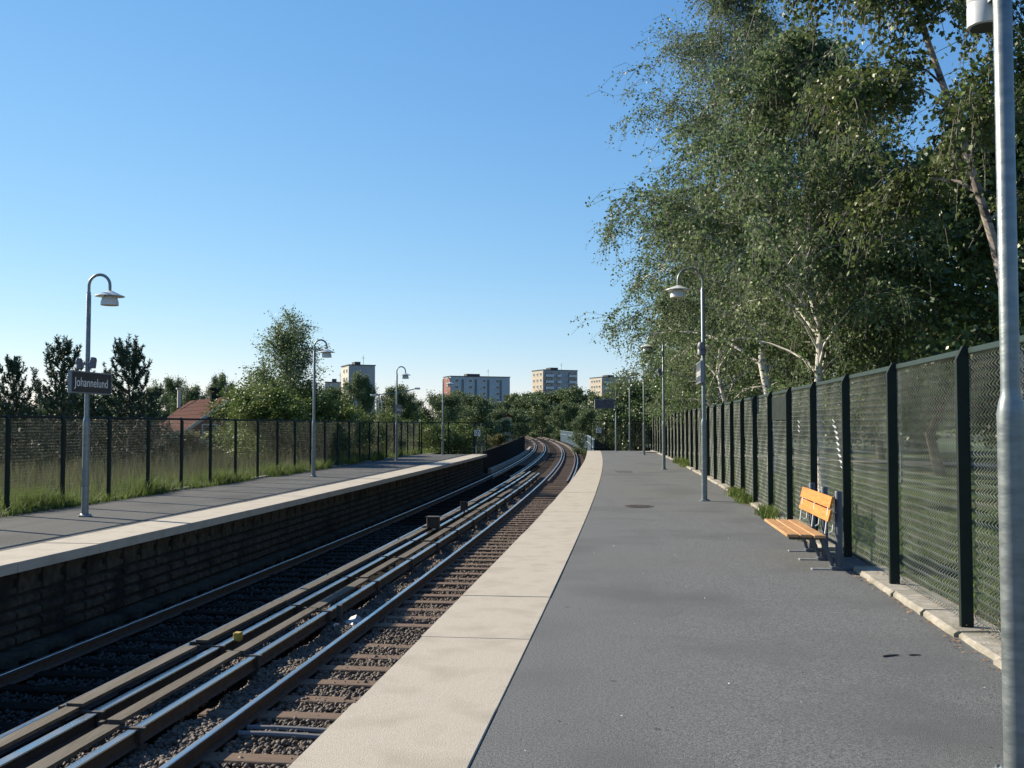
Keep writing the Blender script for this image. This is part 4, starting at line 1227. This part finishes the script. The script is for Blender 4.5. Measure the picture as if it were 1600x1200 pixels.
# dark broadleaf wood to the right
GW = 'dark trees of the wood beyond the lawn'
wood_defs = [
    (11.6, 21.5, 8.6, 3.6, 'dark leafy tree behind the nearest birch'),
    (15.5, 25.5, 12.5, 4.6, 'tall dark tree at the right edge beyond the lawn'),
    (14.6, 34.0, 11.0, 4.6, 'dark spreading tree right of the birches'),
    (19.5, 33.0, 12.0, 5.0, 'dark tree deep in the wood at the far right'),
    (13.8, 45.0, 10.5, 4.6, 'dark tree behind the slim birch'),
    (18.5, 50.0, 11.5, 5.0, 'dark tree beyond the path behind the tall birch'),
    (15.5, 62.0, 10.5, 4.6, 'dark tree beyond the end of the path'),
    (25.0, 44.0, 13.0, 5.5, 'tallest dark tree far back in the wood'),
]
meshcache = []
for v in range(3):
    meshcache.append(grow(30 + v, wavy(10, (0.02 * (v - 1), 0), 20 + v, 7, .25), 0.19, bump_prof([(.15, 3.2), (.35, 4.4), (.6, 4.3), (.85, 3.0), (1, 1.2)]), 26, 9, 9, 14, 0.17, 0.25, 0.55, 0.14, 0.7, 0.20, twigs=False, aspect=.8))
mcache2 = []
for wood, tw, lf in meshcache:
    a = wood.mesh('trunk', True); a.materials.append(M['bark']); b = np_mesh('crown', *lf, M['leaf_dark']); mcache2.append((a, b))
def extent(me):
    co = np.empty(len(me.vertices) * 3, np.float32); me.vertices.foreach_get('co', co); co = co.reshape(-1, 3)
    rad = np.percentile(np.hypot(co[:, 0], co[:, 1]), 93)
    return rad * 2, float(np.percentile(co[:, 2], 99.6))
EXT = {}
def fit(cache, k, w, h):
    b = cache[k % len(cache)][1]
    if b.name not in EXT: EXT[b.name] = extent(b)
    W0, H0 = EXT[b.name]
    return (w / W0, w / W0, h / H0)
def inst(cache, k, name, label, cat, group, loc, sc, rz):
    t = empty(name, loc, rz); tag(t, label, cat, group); t.scale = sc
    a, b = cache[k % len(cache)]
    o = bpy.data.objects.new('trunk', a); col.objects.link(o); o.parent = t
    o = bpy.data.objects.new('crown', b); col.objects.link(o); o.parent = t
    return t
for i, (x, y, h, rr_, lab) in enumerate(wood_defs):
    inst(mcache2, i, 'broadleaf_tree', lab, 'tree', GW, (x, y, lawn_at(x, y) - .05), (rr_ / 4.4, rr_ / 4.4, h / 11.0), i * 1.7)
# undergrowth behind the lawn
ug = []
for v in range(2):
    w, tw, lf = grow(40 + v, wavy(2.4, (0, 0), 30 + v, 4, .2), 0.05, bump_prof([(0, 1.6), (.5, 1.8), (1, 1.0)]), 16, 7, 7, 12, 0.13, 0.3, 0.6, 0.02, 0.4, 0.14, twigs=False, aspect=.8)
    a = w.mesh('trunk', True); a.materials.append(M['bark']); ug.append((a, np_mesh('crown', *lf, M['leaf_dark'])))
for i, (x, y, sc, lab) in enumerate(((22, 58, 2.0, 'low dark bush beyond the path at the wood edge'), (26, 50, 2.2, 'wide dark bush at the wood edge right of the path'), (30, 42, 2.2, 'wide dark bush deep in the wood'), (28, 33, 2.0, 'dark bush under the tallest wood tree'), (24, 25, 1.8, 'dark bush at the right edge of the lawn'),
                                    (17, 68, 2.0, 'dark bush behind the far birches'), (13.2, 74, 1.9, 'dark bush near the end of the right fence'), (9.6, 78, 1.7, 'leafy bush behind the end fence of the right platform'), (33, 60, 2.6, 'broad dark bush farthest back in the wood'))):
    inst(ug, i, 'bush', lab, 'bush', 'bushes at the edge of the wood', (x, y, lawn_at(x, y) - .1), (sc, sc, sc * .95), i * 2.1)

# left side: pines
def pine(seed, H, Rb):
    r = random.Random(seed); wood = MB(); wood.tube([(0, 0, 0), (0.05, 0, H * .5), (0, 0.03, H)], [0.11, .06, .012], 7)
    tips = []
    z = H * .12
    while z < H * .97:
        t = z / H; nb = r.randint(5, 6); a0 = r.uniform(0, 6.28)
        for k in range(nb):
            a = a0 + k * 6.283 / nb + r.uniform(-.3, .3); L = Rb * (1 - t) ** .6 * r.uniform(.55, 1.2) + .15
            p = Vector((0, 0, z)); el_ = r.uniform(.0, .35) + .5 * t; pts = [p]
            for q in range(4):
                d = Vector((math.cos(a) * math.cos(el_), math.sin(a) * math.cos(el_), math.sin(el_))); p = p + d * L / 4; pts.append(p); el_ += .2
            wood.tube(pts, [.022, .018, .014, .01, .006], 4, cap=False)
            for q in range(1, 5):
                n = (3 if L > 1.0 else 2 if L > .5 else 1) if q > 1 else 1
                for s_ in range(n):
                    f = r.uniform(0, 1); o = pts[q - 1].lerp(pts[q], f)
                    dd = ((pts[q] - pts[q - 1]).normalized() + Vector((r.gauss(0, .6), r.gauss(0, .6), r.gauss(.45, .3)))).normalized()
                    tips.append((o, dd, r.uniform(.22, .42)))
            tips.append((pts[-1], (Vector((0, 0, .8)) + (pts[-1] - pts[-2]).normalized()).normalized(), .35))
        z += r.uniform(.36, .5) * (0.8 + .5 * t)
    tips.append((Vector((0, 0, H)), Vector((0, 0, 1)), .45))
    g_ = np.random.default_rng(seed)
    st = np.array([tuple(a) for a, _, _ in tips]); d = np.array([tuple(b) for _, b, _ in tips]); L = np.array([c for _, _, c in tips])[:, None]
    nn = 32
    q = g_.random((len(st), nn, 1)); c = st[:, None] + d[:, None] * L[:, None] * q
    nd = unit(d[:, None] * .8 + g_.normal(0, .55, (len(st), nn, 3))); c = (c + nd * .06).reshape(-1, 3); nd = nd.reshape(-1, 3)
    sd = unit(np.cross(nd, g_.normal(0, 1, nd.shape)))
    return wood, None, quads(c, nd * .09, sd * .017)
pines = [(-23.3, 42.5, 5.9, 2.7, 'tall open pine right of the station name sign'), (-27.0, 40, 5.6, 2.5, 'dark pine left of the station name sign'), (-31.5, 41, 4.8, 1.8, 'small thin pine at the left edge of the picture')]
for i, (x, y, h, rb, lab) in enumerate(pines):
    zz = -1.9
    plant('pine_tree', lab, 'tree', 'pines beyond the meadow', (x if i else -16.8 * 1.0, y, zz), pine(60 + i, h + 1.2, rb), M['bark'], M['needle'])
bpy.context.view_layer.update()
for o in [o for o in bpy.data.objects if o.name.startswith('pine_tree')]:
    i = [l for *_, l in pines].index(o['label'])
    px = (200, 98, 20)[i]; d = (42.5, 40, 41)[i]
    o.location.x = (px - 800) / 1556 * d

def pxx(px, d): return (px - 800) / 1556 * d
# sparse birch and shrubs on the left
plant('birch_tree', 'sparse twiggy birch rising above the left fence', 'tree', None, (pxx(452, 50), 50, -1.0),
      grow(71, wavy(6.4, (0.0, 0), 12, 7, .12), 0.10, bump_prof([(.1, 1.9), (.5, 2.4), (.8, 2.3), (1, 1.7)]), 40, 8, 6, 10, 0.11, 0.12, 0.85, 0.2, 0.7, 0.12, hang=.2), M['bark_birch'], M['leaf_birch'], M['twig'])
shc = []
for v in range(3):
    w, tw, lf = grow(80 + v, wavy(2.6, (0, 0), 40 + v, 4, .2), 0.05, bump_prof([(0, 1.5), (.5, 1.7), (1, .9)]), 18, 7, 7, 13, 0.095, 0.25, 0.75, 0.02, 0.45, 0.12, twigs=False, aspect=.8)
    a = w.mesh('trunk', True); a.materials.append(M['bark']); shc.append((a, np_mesh('crown', *lf, M['leaf_shrub'])))
GS = 'shrubs behind the left fence'
shr = [(412, 46, 1.5, 'bright green shrub at the left foot of the sparse birch'), (440, 45, 1.45, 'glossy green shrub directly below the sparse birch'), (485, 49, 1.6, 'green shrub behind the second left lamp'), (522, 53, 1.35, 'green shrub left of the grey apartment tower'),
       (560, 58, 1.15, 'green shrub below the grey apartment tower'), (610, 64, 1.15, 'green shrub right of the grey apartment tower'), (404, 52, 1.7, 'tall green shrub hiding the gable of the red roof'), (425, 54, 2.0, 'tall leafy shrub behind the sparse birch'), (680, 72, 1.7, 'sunlit green shrub behind the left end fence'), (715, 74, 1.7, 'green shrub by the left end gate')]
for i, (px, d, sc, lab) in enumerate(shr):
    zt = meadow_z(-8 - max(0, -(pxx(px, d) - float(np.interp(d, YS, XS))) - 8), d) if d < 66 else -2.2
    inst(shc, i, 'shrub', lab, 'shrub', GS, (pxx(px, d), d, zt), fit(shc, i, sc * 2.6, sc * 2.5), i * 1.9)
mcl = []
# dark hedge-like trees right behind the meadow at left
for i, (px, d, h, rr_, lab) in enumerate(((150, 52, 5.6, 3.6, 'dark low tree between the pines'), (40, 50, 4.9, 3.4, 'dark low tree below the small pine'), (190, 56, 5.6, 2.8, 'dark low tree left of the red roof'), (-40, 48, 4.9, 3.6, 'dark low tree at the left picture edge'), (95, 58, 5.6, 3.8, 'dark low tree behind the left pine'))):
    inst(mcache2, i + 1, 'broadleaf_tree', lab, 'tree', 'dark low trees beyond the meadow', (pxx(px, d), d, -2.1), fit(mcache2, i + 1, rr_ * 2, h), i * 1.3)

# far trees
ftc = []
for v in range(4):
    w, tw, lf = grow(90 + v, wavy(10, (0, 0), 50 + v, 6, .3), 0.2, bump_prof([(.08, 3.0), (.3, 4.6), (.6, 4.6), (.85, 3.2), (1, 1.4)]), 24, 8, 8, 10, 0.30, 0.2, 0.55, 0.08, 0.7, 0.30, twigs=False, aspect=.85)
    a = w.mesh('trunk', True); a.materials.append(M['bark']); ftc.append((a, np_mesh('crown', *lf, M['leaf_far'])))
ftn = []
for v in range(3):
    w, tw, lf = grow(190 + v, wavy(10, (0, 0), 55 + v, 6, .3), 0.2, bump_prof([(.08, 3.0), (.3, 4.6), (.6, 4.6), (.85, 3.2), (1, 1.4)]), 24, 8, 9, 18, 0.19, 0.2, 0.55, 0.08, 0.7, 0.28, twigs=False, aspect=.85)
    a = w.mesh('trunk', True); a.materials.append(M['bark']); ftn.append((a, np_mesh('crown', *lf, M['leaf_far'])))
fty = [(ftn[0][0], ftn[0][1].copy())]; fty[0][1].materials.clear(); fty[0][1].materials.append(M['leaf_yellow'])
GF = 'trees beyond the station'
far = [  # px centre, px top, px width, distance, label
    (270, 592, 62, 120, 'rounded far tree behind the chimney of the red-roofed house'), (345, 586, 46, 125, 'rounded far tree above the ridge of the red roof'), (232, 606, 60, 110, 'dark far tree just right of the tall pine'), (300, 604, 60, 115, 'low far tree behind the red roof'),
    (560, 584, 58, 95, 'tall tree standing in front of the grey apartment tower'), (520, 606, 80, 90, 'dark tree left of the grey apartment tower'), (590, 642, 50, 88, 'low dark tree right of the grey apartment tower'), (622, 604, 74, 100, 'dark round tree behind the third left lamp'),
    (690, 616, 84, 92, 'broad tree below the red brick end of the long block'), (745, 618, 76, 100, 'dark tree below the long pale block'), (716, 612, 60, 112, 'dark tree in front of the long pale block'), (770, 640, 70, 110, 'low tree at the left side of the curving tracks'),
    (800, 616, 52, 300, 'light far tree between the long block and the balcony tower'), (828, 613, 64, 290, 'large light green tree where the tracks vanish'), (868, 611, 74, 280, 'large tree in front of the balcony tower'), (846, 622, 50, 250, 'mid-height tree just above the vanishing tracks'), (900, 606, 70, 260, 'dark tall tree right of the balcony tower'),
    (935, 618, 60, 150, 'tree behind the departure display'), (965, 596, 66, 130, 'dark tree in front of the farthest apartment block'), (920, 640, 56, 105, 'pale leafy tree beside the bridge parapet'), (1000, 606, 76, 95, 'green tree at the end of the birch row'), (760, 628, 50, 180, 'far tree below the small red roof'),
    (1020, 590, 90, 120, 'dark tree behind the farthest right lamps'), (640, 626, 60, 130, 'far low tree behind the double street lamp'), (885, 630, 50, 200, 'tree just right of the far curve of the tracks'), (805, 640, 46, 220, 'low tree left of the far curve of the tracks'), (985, 640, 60, 84, 'low tree behind the right end fence'), (945, 648, 50, 80, 'low leafy tree behind the right end gate')]
for i, (px, py, wd, d, lab) in enumerate(far):
    x = pxx(px, d); base = -3.0
    h = 1.75 + (665 - py) * d / 1556 - base; w = wd * d / 1556
    fc = ftn if d < 140 else ftc
    inst(fc, i, 'broadleaf_tree', lab, 'tree', GF, (x, d, base), fit(fc, i, w * 0.95, h), i * 1.1)
inst(fty, 0, 'broadleaf_tree', 'yellowing small tree beside the left parapet wall', 'tree', GF, (pxx(782, 96), 96, -3.0), fit(fty, 0, 3.4, 3.9), 0.4)
inst(fty, 0, 'broadleaf_tree', 'yellowing low tree in front of the red roof', 'tree', GF, (pxx(284, 56), 56, -2.5), fit(fty, 0, 3.4, 3.9), 1.4)
# dense far woodland mass that closes the horizon
r = np.random.default_rng(5); n = 42000
xx = r.uniform(-420, 420, n); yy = r.uniform(330, 430, n) ; hh = 9 + 3 * np.sin(xx * .05) + 2 * np.sin(xx * .17 + 1)
zz = -3 + hh * r.random(n) ** .6
c = np.stack([xx, yy - 40 * (np.abs(xx) / 420), zz], 1)
u = unit(r.normal(0, 1, (n, 3))); w = unit(np.cross(u, r.normal(0, 1, (n, 3))))
V, F = quads(c, u * .9, w * .7)
tag(link('woodland', np_mesh('woodland', V, F), M['leaf_far']), kind='stuff')

# ------------------------------------------------------------------ buildings
win_cache = {}
def window(parent, c, ax, nrm, w, h, mat_frame=None):
    key = (round(w, 2), round(h, 2))
    if key not in win_cache:
        a = MB(); t_ = 0.12
        a.box((0, 0, h / 2 - t_ / 2), (w, 0.16, t_)); a.box((0, 0, -h / 2 + t_ / 2), (w, 0.16, t_))
        a.box((w / 2 - t_ / 2, 0, 0), (t_, 0.16, h - 2 * t_)); a.box((-w / 2 + t_ / 2, 0, 0), (t_, 0.16, h - 2 * t_))
        b = MB(); b.box((0, 0.03, 0), (w - 2 * t_, 0.06, h - 2 * t_))
        ma = a.mesh('window'); ma.materials.append(M['winframe']); mb_ = b.mesh('pane'); mb_.materials.append(M['glass'])
        win_cache[key] = (ma, mb_)
    ma, mb_ = win_cache[key]
    o = bpy.data.objects.new('window', ma); col.objects.link(o)
    o.location = c; o.rotation_euler = (0, 0, math.atan2(ax[1], ax[0])); o.parent = parent
    q = bpy.data.objects.new('pane', mb_); col.objects.link(q); q.parent = o

def tower(label, pxc, d, W_, D_, z_top, phi, front, side, fw, sw, balc=None, storeys=9, strips=None):
    """pxc: pixel column of the near corner. front faces the camera and slightly right, side faces left"""
    x = pxx(pxc, d)
    t = empty('apartment_block', (x, d, -3), 0); t.rotation_euler = (0, 0, phi)
    tag(t, label, 'building', 'apartment blocks on the skyline')
    H = z_top + 3
    def bx(name, c, s, mat):
        o = MB().box(c, s).build(name, mat); o.parent = t; return o
    bx('wall', (W_ / 2, D_ / 2, H / 2), (W_, D_, H), front)
    bx('side_wall', (-0.06, D_ / 2, H / 2 - 0.3), (0.12, D_ - 0.3, H - 0.6), side)
    bx('roof', (W_ / 2, D_ / 2, H + 0.15), (W_ + 0.5, D_ + 0.5, 0.3), M['rooftop'])
    bx('lift_house', (W_ * .42, D_ / 2, H + 0.9), (W_ * .22, D_ * .4, 1.2), M['rooftop'])
    m = MB().tube([(W_ * .7, D_ / 2, H + .3), (W_ * .7, D_ / 2, H + 4)], .08, 5); m.obox((W_ * .7, D_ / 2, H + 3), (.7, 0, 0), (0, .05, 0), (0, 0, .05)); o = m.build('mast', M['galv']); o.parent = t
    st = 2.9
    for k in range(min(storeys, 6)):
        z = H - 1.9 - k * st
        for fx_ in fw: window(t, (W_ * fx_, -0.05, z), (1, 0), (0, -1), 1.8, 1.4)
        for sx_ in sw: window(t, (-0.17, D_ * sx_, z), (0, -1), (-1, 0), 1.6, 1.4)
        for (b0, b1) in (balc or []):
            bx('recess', (W_ * (b0 + b1) / 2, -0.04, z + 0.1), (W_ * (b1 - b0) - 0.3, 0.08, 1.9), M['glass'])
            bx('balcony', (W_ * (b0 + b1) / 2, -0.65, z - 1.25), (W_ * (b1 - b0), 1.3, 0.15), M['balcony'])
            bx('balcony_front', (W_ * (b0 + b1) / 2, -1.32, z - 0.68), (W_ * (b1 - b0), 0.06, 0.98), M['balcony'])
    for f_ in (strips or []):
        bx('stair_strip', (W_ * f_, -0.06, H / 2 - .6), (1.0, 0.12, H - 1.2), M['strip'])
    return t
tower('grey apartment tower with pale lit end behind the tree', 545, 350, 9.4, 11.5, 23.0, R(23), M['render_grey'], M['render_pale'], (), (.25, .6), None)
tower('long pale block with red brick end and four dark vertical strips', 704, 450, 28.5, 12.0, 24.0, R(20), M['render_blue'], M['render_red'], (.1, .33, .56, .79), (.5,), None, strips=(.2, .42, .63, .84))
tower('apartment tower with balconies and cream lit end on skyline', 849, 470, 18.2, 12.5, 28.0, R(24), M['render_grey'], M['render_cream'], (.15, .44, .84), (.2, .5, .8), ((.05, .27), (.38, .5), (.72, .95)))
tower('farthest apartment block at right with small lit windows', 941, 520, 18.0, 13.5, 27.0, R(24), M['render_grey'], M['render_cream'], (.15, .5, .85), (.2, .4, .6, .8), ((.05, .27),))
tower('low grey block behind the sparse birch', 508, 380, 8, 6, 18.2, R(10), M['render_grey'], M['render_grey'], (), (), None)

# red-roofed house behind the meadow
t = empty('house', (0, 0, 0)); tag(t, 'brick house with red tiled roof behind the meadow trees', 'house')
A0 = Vector((-16.9, 60, 0)); rd = Vector((-6.4, 12, 0)).normalized(); lp = Vector((-rd.y, rd.x, 0))
HL, HW = 13.5, 4.2
def hp(a, b, z): q = A0 + rd * a + lp * b; return (q.x, q.y, z)
zr, ze = 3.5, 0.3
mb = MB()
mb.prism([(-HW + .4, -3.0), (HW - .4, -3.0), (HW - .4, ze + .25), (0, zr - .12), (-HW + .4, ze + .25)], lambda b, z: hp(.5, b, z), lambda b, z: hp(HL - .5, b, z))
mb.build('wall', M['brick_wall'], t)
for sgn in (-1, 1):
    mb = MB()
    mb.add([hp(0, 0, zr), hp(HL, 0, zr), hp(HL, sgn * HW, ze), hp(0, sgn * HW, ze), hp(0, 0, zr - .14), hp(HL, 0, zr - .14), hp(HL, sgn * HW, ze - .14), hp(0, sgn * HW, ze - .14)],
           [(0, 1, 2, 3), (7, 6, 5, 4), (0, 3, 7, 4), (1, 5, 6, 2), (3, 2, 6, 7), (0, 4, 5, 1)])
    rf = mb.build('roof', M['roof'], t)
    for k in range(11):
        f0 = (k + 0.5) / 11.5; mbk = MB()
        c0 = Vector(hp(HL / 2, sgn * HW * f0, zr + (ze - zr) * f0 + .03))
        mbk.obox(c0, rd * (HL / 2 - .02), (lp * sgn * HW * .035 + Vector((0, 0, (ze - zr) * .035))), Vector((0, 0, .025)))
        mbk.build('tile_course', M['roof'], rf)
    vb = MB(); vb.add([hp(-.06, 0, zr + .03), hp(-.06, sgn * (HW + .05), ze + .03), hp(-.06, sgn * (HW + .05), ze - .2), hp(-.06, 0, zr - .2), hp(-.01, 0, zr + .03), hp(-.01, sgn * (HW + .05), ze + .03), hp(-.01, sgn * (HW + .05), ze - .2), hp(-.01, 0, zr - .2)],
              [(0, 1, 2, 3), (7, 6, 5, 4), (0, 4, 5, 1), (3, 2, 6, 7), (1, 5, 6, 2), (0, 3, 7, 4)])
    vb.build('bargeboard', M['render_pale'], t)
for a, b, w_, h_, mt, nm in ((4.0, .2, .5, .45, 'dark_wall', 'chimney'), (12.2, 1.0, .2, .7, 'render_pale', 'chimney')):
    c0 = hp(a, b, zr - .2 + h_ / 2); m = MB(); m.box(c0, (w_, w_, h_ + .6), math.atan2(rd.y, rd.x)); m.box((c0[0], c0[1], c0[2] + h_ / 2 + .36), (w_ + .15, w_ + .15, .1), math.atan2(rd.y, rd.x)); m.build(nm, M[mt], t)
for b in (-1.2, 1.2):
    wq = MB(); c0 = hp(.44, b, 1.3); wq.box(c0, (.9, .12, 1.1), math.atan2(lp.y, lp.x)); f = wq.build('window', M['winframe'], t)
    wq = MB(); c0 = hp(.40, b, 1.3); wq.box(c0, (.74, .12, .94), math.atan2(lp.y, lp.x)); wq.build('pane', M['glass'], f)
# small red roof far away
t = empty('house', (pxx(776, 200), 200, -3)); tag(t, 'small far house with red roof below the long block', 'house')
mb = MB().box((0, 0, 3.2), (6, 6, 6.4)); o = mb.build('wall', M['render_pale']); o.parent = t
mb = MB(); mb.prism([(-3.4, 6.4), (3.4, 6.4), (0, 9.0)], lambda a, z: (a, -3.4, z), lambda a, z: (a, 3.4, z)); o = mb.build('roof', M['roof']); o.parent = t

# street lamp with two arms far left of centre, slim path lamp in the wood
t = empty('street_lamp', (pxx(592, 82), 82, -3)); tag(t, 'double-armed street lamp beyond the left fence', 'street lamp')
mb = MB().tube([(0, 0, 0), (0, 0, 7.3)], [.09, .06], 8); o = mb.build('post', M['galv'], None, True); o.parent = t
mb = MB().tube([(-0.35, 0, 7.25), (0, 0, 7.3), (1.6, 0, 7.45), (2.9, 0, 7.75)], .045, 6); o = mb.build('arm', M['galv'], None, True); o.parent = t
for x, z in ((-.45, 7.25), (3.15, 7.8)):
    mb = MB(); mb.bevbox((x, 0, z), (.5, .28, .16), .05); o = mb.build('lamp_head', M['lamp_paint']); o.parent = t
for i, px in enumerate((589, 597)):
    mb = MB().tube([(pxx(px, 80), 80, -3), (pxx(px, 80), 80, 4.0 - i * .2)], .06, 6)
    tag(mb.build('pole', M['galv'], None, True), ['slim pale pole just left of the street lamp post', 'slim pale pole just right of the street lamp post'][i], 'pole', 'slim poles beside the street lamp')
t = empty('path_lamp', (11.7, 30, lawn_at(11.7, 30))); tag(t, 'slim grey lamp post among the trees behind the right fence', 'lamp post')
mb = MB().tube([(0, 0, 0), (0, 0, 4.5)], [.05, .035], 8); o = mb.build('post', M['galv'], None, True); o.parent = t
mb = MB().lathe([(0, 4.75), (.16, 4.66), (.18, 4.55), (.03, 4.5)], n=12); o = mb.build('lamp_head', M['lamp_paint'], None, True); o.parent = t
